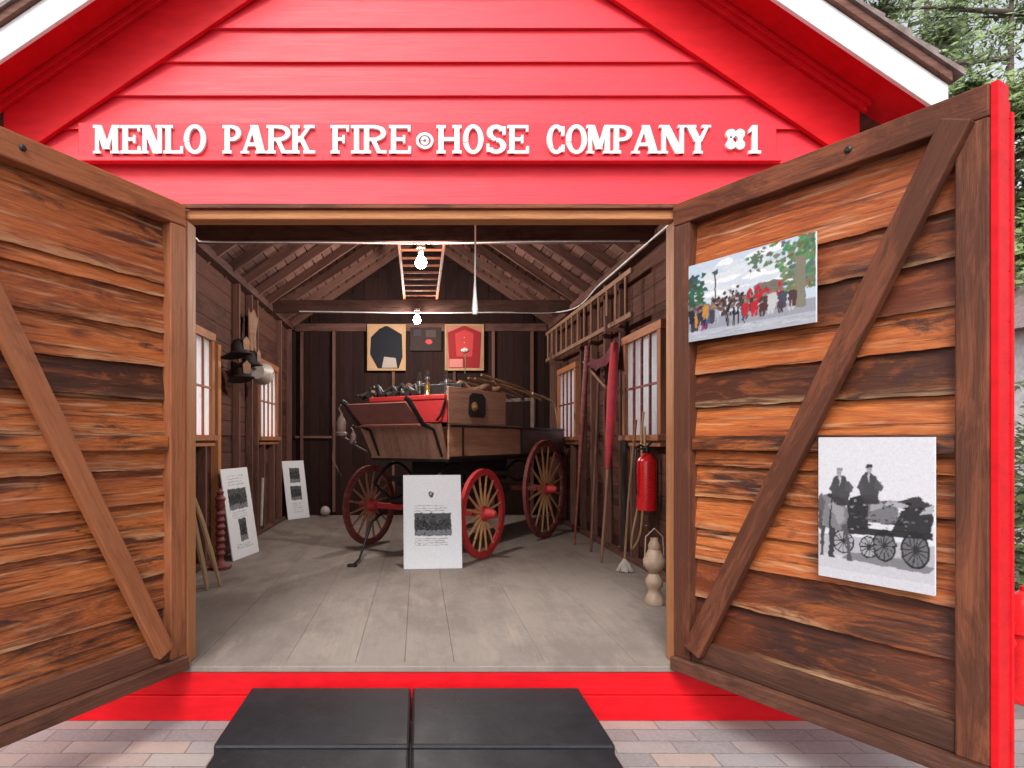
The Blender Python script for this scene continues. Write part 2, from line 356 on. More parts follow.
# rake frieze boards + crown
for s in (-1,1):
    mb=MB(); L0=4.99
    poly=[(0,L0),(s*HW,L0-SL*HW),(s*HW,APEX-SL*HW-.001),(0,APEX-.001)]
    mb.prism(poly,-.062,-.03); mb.build('rake_board',M['redtrim_shaded'],B,bevel=.004)
    mb=MB(); mb.prism([(0,APEX-.07),(s*(HW+.02),APEX-.07-SL*(HW+.02)),(s*(HW+.02),APEX-.003-SL*(HW+.02)),(0,APEX-.003)],-.095,-.0635)
    mb.prism([(0,APEX-.035),(s*(HW+.03),APEX-.035-SL*(HW+.03)),(s*(HW+.03),APEX-.004-SL*(HW+.03)),(0,APEX-.004)],-.115,-.0955)
    mb.build('rake_moulding',M['redtrim_shaded'],B,bevel=.003)
    mb=MB(); EV=2.80
    mb.prism([(0,APEX),(s*EV,APEX-SL*EV),(s*EV,APEX+.02-SL*EV),(0,APEX+.02)],-.318,.0)
    mb.build('soffit',M['redtrim_shaded'],B)
    mb=MB(); mb.prism([(0,5.325),(s*EV,5.325-SL*EV),(s*EV,5.50-SL*EV),(0,5.50)],-.345,-.3185); mb.build('fascia',M['white'],B,bevel=.004)
    mb=MB(); mb.prism([(0,5.503),(s*EV,5.503-SL*EV),(s*EV,5.556-SL*EV),(0,5.556)],-.372,-.320); mb.build('rake_edge',M['inner'],B,bevel=.003)
    # roof deck: spaced boards along y, shingles on top
    mb=MB(); u=0; ca=1/math.sqrt(1+SL*SL)
    xx=0.02
    while xx<EV-.12:
        x1=xx+.115
        zA=APEX+.022-SL*xx; zB=APEX+.022-SL*x1
        P=[(s*xx,.002,zA),(s*x1,.002,zB),(s*x1,.002,zB+.025),(s*xx,.002,zA+.025)]; P+= [(a,DEP+.3,c) for a,b,c in P]
        o=random.random()*40
        G=[(p[1]+o,p[0]+o,p[2]) for p in P]
        mb.add(P,[(0,1,2,3),(4,5,6,7),(0,1,5,4),(1,2,6,5),(2,3,7,6),(3,0,4,7)],G,random.random()); xx=x1+.02
    rf=mb.build('roof',M['inner'],B)
    mb=MB(); n=20; EE=EV+.05
    for i in range(n):
        a=EE*i/n; b=EE*(i+1)/n
        z0=5.505-SL*a; z1=5.505-SL*b
        off=(APEX+.05-5.505)
        y=-.39
        while y<DEP+.3:
            y1=min(y+random.uniform(.14,.3),DEP+.32); h=random.uniform(.0,.012)
            P=[(s*a,y,z0+.075),(s*b,y,z1+.09+h),(s*b,y,z1+.055),(s*a,y,z0+.055)]; P+=[(q,y1-.006,c) for q,_,c in P]
            mb.add(P,[(0,1,2,3),(4,5,6,7),(0,1,5,4),(1,2,6,5),(2,3,7,6),(3,0,4,7)]); y=y1
    mb.build('shingles',M['shingle'],rf)
    mb=MB(); mb.prism([(0,5.428),(s*EV,5.428-SL*EV),(s*EV,5.503-SL*EV),(0,5.503)],-.318,DEP+.3); mb.build('roof_underlay',M['backwall'],rf)
# rafters
for s in (-1,1):
    for i in range(13):
        y=.16+i*.6
        mb=MB(); e=2.5
        mb.prism([(s*.02,APEX+.021-SL*.02),(s*e,APEX+.021-SL*e),(s*e,APEX-.115-SL*e),(s*.02,APEX-.115-SL*.02)],y,y+.045)
        # grain along slope
        mb.gc=[(g[0],g[1],g[2]+SL*abs(v[0])) for g,v in zip(mb.gc,mb.v)]
        mb.build('rafter',M['inner'],B,bevel=.003)
mb=MB(); mb.bb(-.018,.018,.12,DEP-.1,APEX-.16,APEX-.01); mb.build('ridge_board',M['inner'],B)
for y in (2.42,5.82):
    mb=MB(); mb.bb(XL,XR,y,y+.09,3.63,3.82); mb.build('tie_beam',M['inner'],B,bevel=.006)
# side walls with window openings
WZ0,WZ1=1.72,2.84
wins={-1:[(2.05,3.16),(5.1,6.28)],1:[(2.3,3.42),(5.55,6.75)]}
for s,X in ((-1,XL),(1,XR)):
    mb=MB(); z=.32; rows=[]
    while z<3.72:
        z1=min(z+random.uniform(.17,.24),3.74)
        for q in (WZ0,WZ1):
            if z<q<z1-.001: z1=q
        rows.append((z,z1)); z=z1
    for z,z1 in rows:
        segs=[(.112,DEP-.02)]
        if z>=WZ0-.001 and z1<=WZ1+.001:
            segs=[];y=.112
            for a,b in wins[s]: segs.append((y,a)); y=b
            segs.append((y,DEP-.02))
        for a,b in segs: mb.bb(X+s*.06,X+s*.085,a+.001,b-.001,z+.003,z1-.003)
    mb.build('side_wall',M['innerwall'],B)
    mb=MB()
    for z,z1 in ((.1,WZ0),(WZ0,WZ1),(WZ1,3.66)):
        segs=[(.0,DEP+.06)]
        if z==WZ0:
            segs=[];y=.0
            for a,b in wins[s]: segs.append((y,a)); y=b
            segs.append((y,DEP+.06))
        for a,b in segs: mb.bb(X+s*.0865,s*(HW-.002),a+.01,b,z,z1)
    mb.build('outer_siding',M['red'],B)
    # studs
    y=.2
    ys=[.25,.85,1.45,1.95,3.5 if s>0 else 3.28,4.1,4.7,5.0 if s<0 else 5.25,6.9 if s>0 else 6.5,7.3]
    for y in ys:
        if any(a-.05<y<b+.02 for a,b in wins[s]): continue
        mb=MB(); mb.bb(X-s*.03,X+s*.058,y,y+(.1 if (s<0 and y==3.28) else .05),.37,2.75 if (s<0 and y==3.28) else 3.64)
        mb.build('stud',M['jamb'] if (s<0 and y==3.28) else M['inner'],B,bevel=.004)
    for a,b in wins[s]:
        for yy in (a+.28,b-.3):
            mb=MB(); mb.bb(X-s*.03,X+s*.058,yy,yy+.05,.37,WZ0-.09); mb.build('stud',M['inner'],B,bevel=.004)
    mb=MB(); mb.bb(X-s*.05,X+s*.058,.115,DEP-.03,3.642,3.74); mb.build('wall_plate',M['inner'],B,bevel=.004)
    mb=MB(); mb.bb(X-s*.04,X+s*.058,.115,DEP-.03,.321,.369); mb.build('sill_plate',M['inner'],B,bevel=.004)
    mb=MB(); mb.bar((X+s*.02,.9,3.6),(X+s*.02,1.9,2.4),.02,.09,up=(1,0,0)); mb.build('wall_brace',M['inner'],B)
    for a,b in wins[s]:
        mb=MB(); ff=X-s*.032; fb=X+s*.084
        mb.bb(ff,fb,a-.0,a+.09,WZ0+.001,WZ1-.09); mb.bb(ff,fb,b-.09,b,WZ0+.001,WZ1-.09); mb.bb(ff-s*.004,fb,a-.02,b+.02,WZ1-.089,WZ1)
        wd=mb.build('window',M['casing'],B,bevel=.004)
        mb=MB(); mb.bb(X-s*.07,X+s*.05,a-.03,b+.03,WZ0-.06,WZ0-.001); mb.bb(X-s*.034,X+s*.05,a,b,WZ0-.12,WZ0-.062); mb.build('sill',M['casing'],wd,bevel=.004)
        mb=MB(); gx=X-s*.008
        nc=4
        for i in range(1,nc):
            yy=a+.09+(b-a-.18)*i/nc; mb.bb(gx-.012,gx+.012,yy-.012,yy+.012,WZ0+.001,WZ1-.091)
        mz=(WZ0+WZ1-.09)/2; mb.bb(gx-.014,gx+.014,a+.091,b-.091,mz-.011,mz+.011)
        mb.build('muntins',M['maroon'] if s>0 else M['casing'],wd)
        mb=MB(); mb.bb(gx+s*.013,gx+s*.017,a+.088,b-.088,WZ0+.002,WZ1-.088); mb.build('pane',M['frosted'],wd)
# back wall
mb=MB(); x=-2.45
while x<2.4:
    x1=min(x+random.uniform(.16,.25),2.42); zt=APEX-.06-SL*max(abs(x),abs(x1)); mb.bb(x+.002,x1-.002,DEP,DEP+.025,.3,zt-.0); x=x1
mb.prism([(-HW+.02,.3),(HW-.02,.3),(HW-.02,APEX-SL*HW-.03),(0,APEX-.03),(-HW+.02,APEX-SL*HW-.03)],DEP+.0255,DEP+.0265)
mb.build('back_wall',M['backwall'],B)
mb=MB(); mb.prism([(-HW+.01,.1),(HW-.01,.1),(HW-.01,APEX-SL*HW-.02),(0,APEX-.02),(-HW+.01,APEX-SL*HW-.02)],DEP+.027,DEP+.09); mb.build('back_siding',M['red'],B)
for x in (-2.2,-1.62,-.55,.55,1.25,1.95):
    mb=MB(); mb.bb(x,x+.05,DEP-.07,DEP-.001,.37,3.62); mb.build('stud',M['inner'],B,bevel=.003)
mb=MB(); mb.bb(XL+.07,XR-.07,DEP-.08,DEP-.001,3.622,3.76); mb.build('girt',M['inner'],B,bevel=.003)
mb=MB(); mb.bb(XL+.07,-1.63,DEP-.05,DEP-.002,1.7,1.74); mb.build('girt',M['inner'],B)
# header, jambs, threshold, red step
mb=MB(); mb.bb(-1.5,1.5,-.008,.1,2.985,3.042); mb.build('header',M['jamb'],B,bevel=.008)
mb=MB(); mb.bb(-1.47,1.47,-.034,-.009,3.043,3.069); mb.build('drip_board',M['frame'],B,bevel=.003)
for s in (-1,1):
    mb=MB(); mb.bb(s*1.455,s*1.545,.0915 if 0 else -.004,.13,.322,2.984); mb.build('jamb',M['jamb'],B,bevel=.006)
mb=MB(); mb.bb(-1.5,1.5,-.03,.045,.288,.323); mb.build('threshold',M['floor'],B,bevel=.005)
mb=MB(); mb.bb(-HW,HW,-.022,.03,.15,.286); mb.build('step_board',M['redtrim_shaded'],B,bevel=.004)
mb=MB(); mb.bb(-HW,HW,-.034,.03,.001,.148); mb.build('step_board',M['redtrim_shaded'],B,bevel=.004)

# ------------------------------------------------------------------ doors
def plank(mb, x0,x1,z0,z1,m,tone,seed,proud=0):
    n=90; r=5; P=[];G=[];E=[];F=[]
    o=random.random()*90
    for i in range(n+1):
        x=x0+(x1-x0)*i/n
        wb=.013*noise.noise((x*1.5,seed*3.1,0))+.006*noise.noise((x*9,seed*3.1,5))+.003*noise.noise((x*30,seed*3.1,9))
        for j in range(r+1):
            v=j/r; z=(z0+wb)*(1-v)+(z1+.025)*v
            dep=.002+.032*v - proud + .002*noise.noise((x*3,z*9,seed))
            if j==0: dep+=.005
            P.append((x,m*dep,z)); G.append((x+o,z+o,seed)); E.append(v)
        P.append((x,m*.042,z0+wb)); G.append((x+o,z0+o,seed+.2)); E.append(0.6)
    w_=r+2
    for i in range(n):
        for j in range(r): F.append((i*w_+j,(i+1)*w_+j,(i+1)*w_+j+1,i*w_+j+1))
        F.append((i*w_+r+1,(i+1)*w_+r+1,(i+1)*w_,i*w_))
    mb.add(P,F,G,tone,E)
ZB,ZT=.312,3.06; LL=1.45
def door(hx, ang, m, zs, tones, label):
    # local x along the leaf, inner (visible) face at y = -m*.04, outer face +m
    mb=MB()
    for k in range(len(zs)-1):
        plank(mb,.09,LL-.09,zs[k+1],zs[k],m,tones[k%len(tones)],k+hx*9)
    mb.bb(.01,LL-.01,m*.0425,m*.052,ZB+.01,ZT-.01,.1)
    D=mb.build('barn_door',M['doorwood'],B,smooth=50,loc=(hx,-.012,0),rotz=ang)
    D['label']=label
    for nm,a in (('stile',(.0,.11,m*-.045,m*.03,ZB+.08,ZT-.131)),('stile',(LL-.11,LL,m*-.045,m*.03,ZB+.08,ZT-.131)),('rail',(0,LL,m*-.047,m*.03,ZT-.13,ZT)),
                 ('rail',(.111,LL-.111,m*-.033,m*.0,ZB+.082,ZB+.21)),('rail',(0,LL,m*-.075,m*.03,ZB,ZB+.08)),('rail',(.111,LL-.111,m*-.03,m*.0,1.61,1.69))):
        mb=MB(); mb.bb(*a,tone=random.uniform(.0,.35) if m>0 else random.uniform(.6,1)); mb.build(nm,M['framedark' if (nm=='rail' and a[4]<.5) else 'frame' if m>0 else 'frame2'] if not(nm=='rail' and a[5]==1.69) else M['doorwood'],D,bevel=.007)
    mb=MB(); pa,pb=((.15,.46),(1.36,2.95)) if m>0 else ((.17,.46),(1.36,2.82))
    mb.bar((pa[0],m*-.062,pa[1]),(pb[0],m*-.062,pb[1]),.11,.055,.1 if m>0 else .8,up=(0,1,0))
    mb.build('brace',M['frame' if m>0 else 'frame2'],D,bevel=.008)
    mb=MB(); mb.bb(LL+.0015,LL+.028,m*-.043,m*.052,ZB+.01,ZT-.002); mb.build('edge_trim',M['redtrim_shaded'],D,bevel=.003)
    mb=MB(); z=ZB+.02
    while z<ZT-.1:
        z1=min(z+.2,ZT-.06); mb.bb(.0,LL+.028,m*.0535,m*.066,z,z1-.003); z=z1
    mb.bb(LL-.09,LL+.034,m*.067,m*.088,ZB+.02,ZT-.1); mb.bb(0,.12,m*.067,m*.088,ZB+.02,ZT-.1)
    mb.build('outer_face',M['redtrim_shaded'],D,bevel=.003)
    return D
DA=math.atan2(-.872,.49); DL=math.atan2(-.891,-.453)
zsL=[2.93,2.57,2.50,2.29,2.09,1.90,1.69,1.50,1.31,1.11,.90,.70,.50]
zsR=[2.93,2.62,2.42,2.22,2.05,1.86,1.66,1.52,1.34,1.16,.98,.76,.50]
RD=door(1.472,DA,1,zsR,[.72,.3,.1,.85,.05,.75,.5,.45,.7,.8,.15,.0],'right-hand open door with two pictures hung on its boards')
LD=door(-1.497,DL,-1,zsL,[1,.8,.5,1,.1,.7,1,.8,1,1,.6,.35],'left-hand open door without pictures')
# knots on top rail bolt
for D_,m in ((RD,1),(LD,-1)):
    mb=MB(); mb.lathe([(.016,0),(.016,.006),(.009,.012)],(.95,-m*.0475,ZT-.06),'Y',12)
    if m>0: mb.v=[(x,-.0475-(y+.0475),z) for x,y,z in mb.v]
    mb.build('bolt',M['iron'],D_)

# ------------------------------------------------------------------ sign
SG=MB(); SG.bb(-2.08,2.03,-.062,-.034,3.325,3.535); 
sg=SG.build('sign_board',M['red'],None,bevel=.004); tag(sg,'long red name board with raised white slab letters above the open doorway','sign')
mb=MB(); mb.bb(-2.10,2.05,-.085,-.034,3.300,3.323); mb.build('ledge',M['red'],sg,bevel=.004)
T_,S_=.18,.105
def glyph(ch,w):
    q=[]; r=lambda a,b,c,d:q.append([(a,b),(c,b),(c,d),(a,d)])
    def arc(cx,cy,rx,ry,a0,a1,tx,ty,n=18):
        for i in range(n):
            a=R(a0+(a1-a0)*i/n); b=R(a0+(a1-a0)*(i+1)/n+.4)
            q.append([(cx+rx*math.cos(a),cy+ry*math.sin(a)),(cx+rx*math.cos(b),cy+ry*math.sin(b)),(cx+(rx-tx)*math.cos(b),cy+(ry-ty)*math.sin(b)),(cx+(rx-tx)*math.cos(a),cy+(ry-ty)*math.sin(a))])
    def line(x0,y0,x1,y1,t): q.append([(x0,y0),(x0+t,y0),(x1+t,y1),(x1,y1)])
    T=T_;S=S_; sp=.07
    if ch in 'EFLIPRKH1N' : pass
    if ch in 'EFLPRKH':
        r(sp,0,sp+T,1); 
        r(0,0,T+2*sp,S) if ch in 'FPRKH' else r(0,0,w,S)
        if ch in 'EF': r(0,1-S,w-.02,1); r(w-.02-.09,1-S-.12,w-.02,1-S+.01); r(sp+T,.45,w*.66,.56); r(w*.66-.02,.36,w*.66+.06,.65)
        elif ch in 'KHL': r(0,1-S,T+2*sp,1)
        if ch in 'EL': r(w-.1,S-.01,w,S+.15)
    if ch=='H':
        r(w-sp-T,0,w-sp,1); r(w-T-2*sp,0,w,S); r(w-T-2*sp,1-S,w,1); r(sp+T,.44,w-sp-T,.57)
    if ch in 'PR':
        r(0,1-S,w*.5,1); arc(w*.48,.72,w*.5,.28,-90,90,T,.12); r(sp+T,.44,w*.5,.55)
    if ch=='R': line(w*.62,.0,w*.36,.48,T*.95); r(w*.62,0,w,S)
    if ch=='K': line(w*.22,.40,w*.66,.92,.14); line(w*.60,.05,w*.30,.6,T); r(w*.52,0,w,S); r(w*.55,1-S,w*.98,1)
    if ch=='I': r(w/2-T/2,0,w/2+T/2,1); r(0,0,w,S); r(0,1-S,w,1)
    if ch=='1': r(w/2-T/2,0,w/2+T/2,1); r(0,0,w,S); q.append([(w/2-T/2,1),(w/2-T/2,.8),(0,.72),(0,.84)])
    if ch=='N':
        r(sp,0,sp+.14,1); r(w-sp-.14,0,w-sp,1); line(w-sp-.3,0,sp-.04,1,.30); r(0,0,.28,S*.8); r(w-.28,1-S*.8,w,1); r(-.02,1-S*.8,.15,1)
    if ch=='M':
        r(sp,0,sp+.13,1); r(w-sp-T,0,w-sp,1); line(w/2-.12,.15,sp-.02,1,.24); line(w/2-.06,.15,w-sp-.2,1,.14); r(0,0,.27,S*.8); r(w-T-2*sp,0,w,S*.8); r(w-T-sp,1-S,w,1); r(0,1-S,.2,1)
    if ch=='O': arc(w/2,.5,w/2,.52,0,360,T,.13,32)
    if ch=='C': arc(w/2+.03,.5,w/2,.52,42,318,T,.13,26); r(w-.13,.62,w-.02,.95); r(w-.13,.06,w-.02,.3)
    if ch=='S': arc(w/2,.73,w*.46,.28,20,265,.2,.13,20); arc(w/2,.27,w*.48,.28,-160,88,.2,.13,20); r(w-.14,.66,w-.03,.95); r(.02,.06,.12,.34)
    if ch=='A': line(.05,0,w*.42,1,.12); line(w-.34,0,w*.36,1,.28); r(w*.25,.26,w*.65,.38); r(0,0,.3,S*.8); r(w-.42,0,w,S*.8)
    if ch=='Y': line(w/2-.13,.42,.05,.95,.27); line(w/2,.42,w-.2,.95,.13); r(w/2-T/2,0,w/2+T/2,.46); r(w/2-T/2-sp,0,w/2+T/2+sp,S*.8); r(0,1-S*.8,.38,1); r(w-.32,1-S*.8,w,1)
    if ch=='#':
        for cx in (.19,w-.19):
            for cy in (.31,.69): arc(cx,cy,.17,.17,0,360,.15,.15,14)
        r(.1,.62,w-.1,.78); r(.1,.22,w-.1,.38); r(.1,.22,.26,.78); r(w-.26,.22,w-.1,.78)
    if ch=='@': arc(w/2,.45,w/2,.29,0,360,.09,.09,24); arc(w/2,.45,w*.24,.14,0,360,.09,.09,20)
    return q
LT=[('M',93,119.5),('E',120.5,140.5),('N',140.5,163.5),('L',163.5,183),('O',184,206),('P',222.5,241.5),('A',240.5,267),('R',266.5,291),('K',290.5,315),('F',330.5,349.5),('I',351,362),('R',362,386.5),('E',389,411),('@',416,433.5),
 ('H',436.5,461.5),('O',463,483.5),('S',486,506.5),('E',507.5,529),('C',546,565),('O',566,587),('M',586.5,612),('P',612,632.5),('A',631.5,660),('N',660,686),('Y',685.5,711),('#',725.5,745.5),('1',749,761)]
for ch,a,b in LT:
    d=3.63; sc=d/620; H=.166; x0=-.08+(a-418)*sc; w_=(b-a)*sc/H; mb=MB()
    z0=3.345
    for i,poly in enumerate(glyph(ch,w_)):
        mb.prism([(x0+px*H,z0+pz*H) for px,pz in poly],-.080-.0003*(i%17),-.0625,.5)
    mb.build('emblem' if ch=='@' else 'letter',M['white'],sg)

# ------------------------------------------------------------------ printed panels
def art(board, shapes, w,h, y0, sgn=-1, res=230, bg=(.74,.76,.8), grain=.05, blur=1):
    """one flat printed sheet on the board, its picture held as vertex colours"""
    import numpy as np
    nx=int(res*w/max(w,h)); nz=int(res*h/max(w,h)); rg=np.random.RandomState(len(shapes)+nx)
    X,Z=np.meshgrid((np.arange(nx)+.5)/nx,(np.arange(nz)+.5)/nz); C=np.empty((nz,nx,3)); C[:]=bg
    # hand jitter of outlines so that edges are not vector-clean
    jx=rg.rand(nz//6+3,nx//6+3)-.5; J=np.kron(jx,np.ones((6,6)))[:nz,:nx]*.012
    for poly,c in shapes:
        px=np.array([p[0] for p in poly]); pz=np.array([p[1] for p in poly]); ins=np.zeros((nz,nx),bool)
        big=(px.max()-px.min())>.9; xx=X if big else X+J; zz=Z if big else Z+J.copy()*.8
        for k in range(len(poly)):
            x0,z0,x1,z1=px[k],pz[k],px[(k+1)%len(poly)],pz[(k+1)%len(poly)]
            if z0==z1: continue
            ins^=((z0>zz)!=(z1>zz))&(xx<(x1-x0)*(zz-z0)/(z1-z0)+x0)
        C[ins]=C[ins]*.02+np.array(c)*.98
    for q in range(blur):
        P=np.pad(C,((1,1),(1,1),(0,0)),mode='edge'); C=(P[:-2,1:-1]+P[2:,1:-1]+P[1:-1,:-2]+P[1:-1,2:]+4*P[1:-1,1:-1])/8
    if grain: C*=1+grain*rg.randn(nz,nx,1)
    C=np.clip(C,0.004,.95)
    mb=MB(); yy=y0+sgn*.0012
    mb.v=[(x*w,yy,z*h) for x,z in zip(((X-.5/nx)*nx/(nx-1)).ravel(),((Z-.5/nz)*nz/(nz-1)).ravel())]; mb.gc=list(mb.v); mb.tone=[.5]*len(mb.v); mb.e=[.5]*len(mb.v)
    mb.col=[(a,b,c,1) for a,b,c in C.reshape(-1,3)]
    mb.f=[(r*nx+q,r*nx+q+1,(r+1)*nx+q+1,(r+1)*nx+q) for r in range(nz-1) for q in range(nx-1)]
    return mb.build('print',M['print'],board)
def rc(a,b,c,d): return [(a,b),(c,b),(c,d),(a,d)]
def ell(cx,cy,rx,ry,n=14,j=0,rnd=random): return [(cx+rx*math.cos(2*math.pi*k/n)*(1+rnd.uniform(-j,j)),cy+ry*math.sin(2*math.pi*k/n)*(1+rnd.uniform(-j,j))) for k in range(n)]
def clipu(s):  # keep patches inside the print
    return [([(min(.999,max(.001,x)),min(.999,max(.001,y))) for x,y in p],c) for p,c in s]
def fig(cx,z,h,c,skin=(.25,.25,.25)):
    w=h*.2; return [([(cx-w*.5,z),(cx-w*.12,z),(cx,z+h*.4),(cx+w*.12,z),(cx+w*.5,z),(cx+w*.75,z+h*.75),(cx+w*.3,z+h*.84),(cx-w*.3,z+h*.84),(cx-w*.75,z+h*.75)],c),(ell(cx,z+h*.92,w*.4,h*.085,10),skin)]
rr=random.Random(3)
sh=[(rc(0,0,1,1),(.40,.47,.56)),(rc(0,0,1,.28),(.24,.25,.29)),(rc(0,.0,1,.13),(.33,.35,.40))]
for i in range(60): sh.append((ell(rr.uniform(.15,.75),rr.gauss(.68,.12),rr.uniform(.05,.16),rr.uniform(.02,.06),10,.3,rr),rr.choice([(.5,.54,.58),(.62,.64,.66),(.45,.50,.57)])))
for i in range(120): sh.append((ell(abs(rr.gauss(0,.07)),rr.uniform(.3,.85),.025,.03,7,.5,rr),(rr.uniform(.01,.06),rr.uniform(.05,.13),rr.uniform(.04,.08))))
for i in range(240): sh.append((ell(1-abs(rr.gauss(0,.13)),rr.uniform(.40,1),.022,.028,7,.5,rr),(rr.uniform(.04,.16),rr.uniform(.10,.22),rr.uniform(.05,.12))))
for i in range(40): sh.append((ell(rr.gauss(.585,.035),rr.gauss(.84,.07),.015,.02,6,.5,rr),(.09,.13,.09)))
sh.append((rc(.86,.2,.93,.78),(.17,.16,.12))); sh.append((rc(.235,.3,.247,.8),(.03,.03,.035)))
sh.append((ell(.68,.5,.12,.08,14,.2,rr),(.13,.12,.10)))
for i in range(150): sh.append((ell(rr.uniform(.22,.66),rr.gauss(.40,.07),.014,.028,7,.4,rr),rr.choice([(.03,.02,.02),(.07,.04,.03),(.12,.06,.05),(.02,.02,.03),(.16,.10,.08)])))
for i in range(30): sh.append((ell(rr.gauss(.62,.07),rr.gauss(.44,.05),.016,.03,7,.4,rr),(.36,.02,.03)))
for i in range(10): x=rr.uniform(.30,.48); sh.append((rc(x,.12,x+.008,.34),(.02,.012,.02)))
for i in range(34): sh+=fig(rr.uniform(.01,.26),rr.uniform(.12,.26),rr.uniform(.17,.22),rr.choice([(.02,.02,.03),(.22,.03,.14),(.03,.09,.2),(.4,.2,.04),(.05,.04,.06),(.03,.03,.05),(.3,.33,.38)]),(.2,.13,.1))
for i in range(16): sh+=fig(rr.uniform(.48,.88),rr.uniform(.16,.26),rr.uniform(.17,.23),rr.choice([(.36,.02,.03),(.06,.03,.03),(.4,.4,.42),(.05,.05,.07)]),(.2,.13,.1))
for i in range(30): sh.append((ell(rr.uniform(.0,1),rr.uniform(.02,.12),.06,.008,6,.5,rr),rr.choice([(.28,.3,.34),(.4,.42,.46)])))
colour_art=clipu(sh)
g1=lambda v:(v,v,v*1.08)
sh=[(rc(0,0,1,1),g1(.52)),(rc(0,0,1,.31),g1(.34)),(rc(0,0,1,.17),g1(.42)),(rc(0,0,1,.07),g1(.47))]
def wheel_art(cx,cz,rx,rz,n=12,fill=None):
    o=[(ell(cx,cz,rx,rz,28),g1(.015)),(ell(cx,cz,rx*.86,rz*.88,28),g1(fill if fill else .3))]
    for k in range(n):
        a=2*math.pi*k/n; dx,dz=-math.sin(a)*.004,math.cos(a)*.004
        o.append(([(cx-dx,cz-dz),(cx+rx*.9*math.cos(a)-dx,cz+rz*.9*math.sin(a)-dz),(cx+rx*.9*math.cos(a)+dx,cz+rz*.9*math.sin(a)+dz),(cx+dx,cz+dz)],g1(.02)))
    return o+[(ell(cx,cz,rx*.2,rz*.2,10),g1(.03))]
sh+=[([(.22,.15),(.95,.13),(.99,.17),(.85,.21),(.3,.20)],g1(.16))]
sh+=wheel_art(.24,.27,.10,.085)+wheel_art(.47,.255,.085,.075)+wheel_art(.85,.27,.115,.12,14,.12)+wheel_art(.60,.275,.10,.105,12,.14)
sh+=[([(.25,.33),(.99,.35),(.98,.39),(.25,.375)],g1(.02)),([(.28,.37),(.46,.37),(.47,.57),(.40,.60),(.30,.58),(.26,.48)],g1(.018)),
 ([(.46,.42),(.70,.42),(.72,.53),(.60,.57),(.46,.58)],g1(.13)),([(.48,.50),(.58,.52),(.60,.56),(.49,.57)],g1(.25)),([(.66,.38),(.97,.38),(.99,.50),(.9,.56),(.74,.52)],g1(.02)),
 ([(.58,.575),(.72,.58),(.86,.62),(.97,.57),(.99,.53),(.8,.53),(.6,.55)],g1(.03)),([(.60,.55),(.78,.53),(.80,.56),(.64,.585)],g1(.3)),([(.88,.50),(.98,.52),(.99,.57),(.93,.55)],g1(.33))]
# horse: rump, barrel, neck and lowered head, four legs
sh+=[([(.05,.36),(.02,.44),(.015,.52),(.05,.585),(.12,.60),(.20,.585),(.265,.53),(.285,.45),(.27,.385),(.22,.345),(.14,.335)],g1(.15)),
 ([(.09,.52),(.17,.55),(.24,.5),(.25,.42),(.2,.38),(.16,.44)],g1(.24)),([(.0,.40),(.05,.44),(.07,.54),(.03,.60),(.0,.57)],g1(.09)),([(.0,.50),(.035,.47),(.04,.37),(.02,.33),(.0,.35)],g1(.06)),
 ([(.10,.37),(.17,.36),(.155,.27),(.15,.17),(.165,.145),(.10,.145),(.105,.25)],g1(.035)),([(.22,.38),(.28,.40),(.295,.3),(.305,.19),(.33,.135),(.275,.14),(.27,.26)],g1(.07)),
 ([(.03,.37),(.07,.36),(.055,.25),(.05,.15),(.02,.15),(.025,.26)],g1(.05)),([(.08,.575),(.25,.54),(.26,.555),(.10,.60)],g1(.03)),([(.10,.36),(.13,.57),(.145,.57),(.12,.35)],g1(.03))]
def sitter(cx,z,hat):
    return [([(cx-.085,z-.03),(cx+.09,z-.03),(cx+.11,z+.05),(cx+.065,z+.155),(cx+.02,z+.18),(cx-.035,z+.18),(cx-.07,z+.15),(cx-.10,z+.05)],g1(.045)),
     ([(cx+.06,z+.14),(cx+.14,z+.07),(cx+.125,z+.02),(cx+.05,z+.03)],g1(.07)),([(cx-.07,z+.14),(cx-.12,z+.04),(cx-.06,z-.01)],g1(.06)),([(cx-.02,z+.17),(cx+.012,z+.17),(cx-.002,z+.08)],g1(.4)),
     (ell(cx-.005,z+.205,.027,.033,14),g1(.27)),([(cx-.035,z+.222),(cx+.03,z+.222),(cx+.027,z+.25),(cx-.028,z+.252)],g1(hat)),(ell(cx-.012,z+.208,.005,.004,6),g1(.06)),(ell(cx+.008,z+.208,.005,.004,6),g1(.06)),
     ([(cx-.09,z-.03),(cx+.08,z-.03),(cx+.1,z-.10),(cx-.04,z-.11)],g1(.035))]
sc_=lambda L,cx,z:[([(cx+(x-cx)*.88,z+(y-z)*.74) for x,y in p],c) for p,c in L]
sh+=sc_(sitter(.21,.60,.2),.21,.60)+sc_(sitter(.47,.625,.03),.47,.625)
for i in range(90): sh.append((ell(rr.uniform(.30,.96),min(.57,max(.36,rr.gauss(.46,.06))),rr.uniform(.006,.022),rr.uniform(.003,.009),6,.5,rr),g1(rr.choice([.012,.02,.03,.05,.10,.2]))))
for i in range(60): sh.append((ell(rr.uniform(.02,.98),rr.uniform(.01,.28),rr.uniform(.02,.08),.004,6,.5,rr),g1(rr.choice([.33,.38,.44,.5]))) ) if False else None
bw_art=clipu(sh)
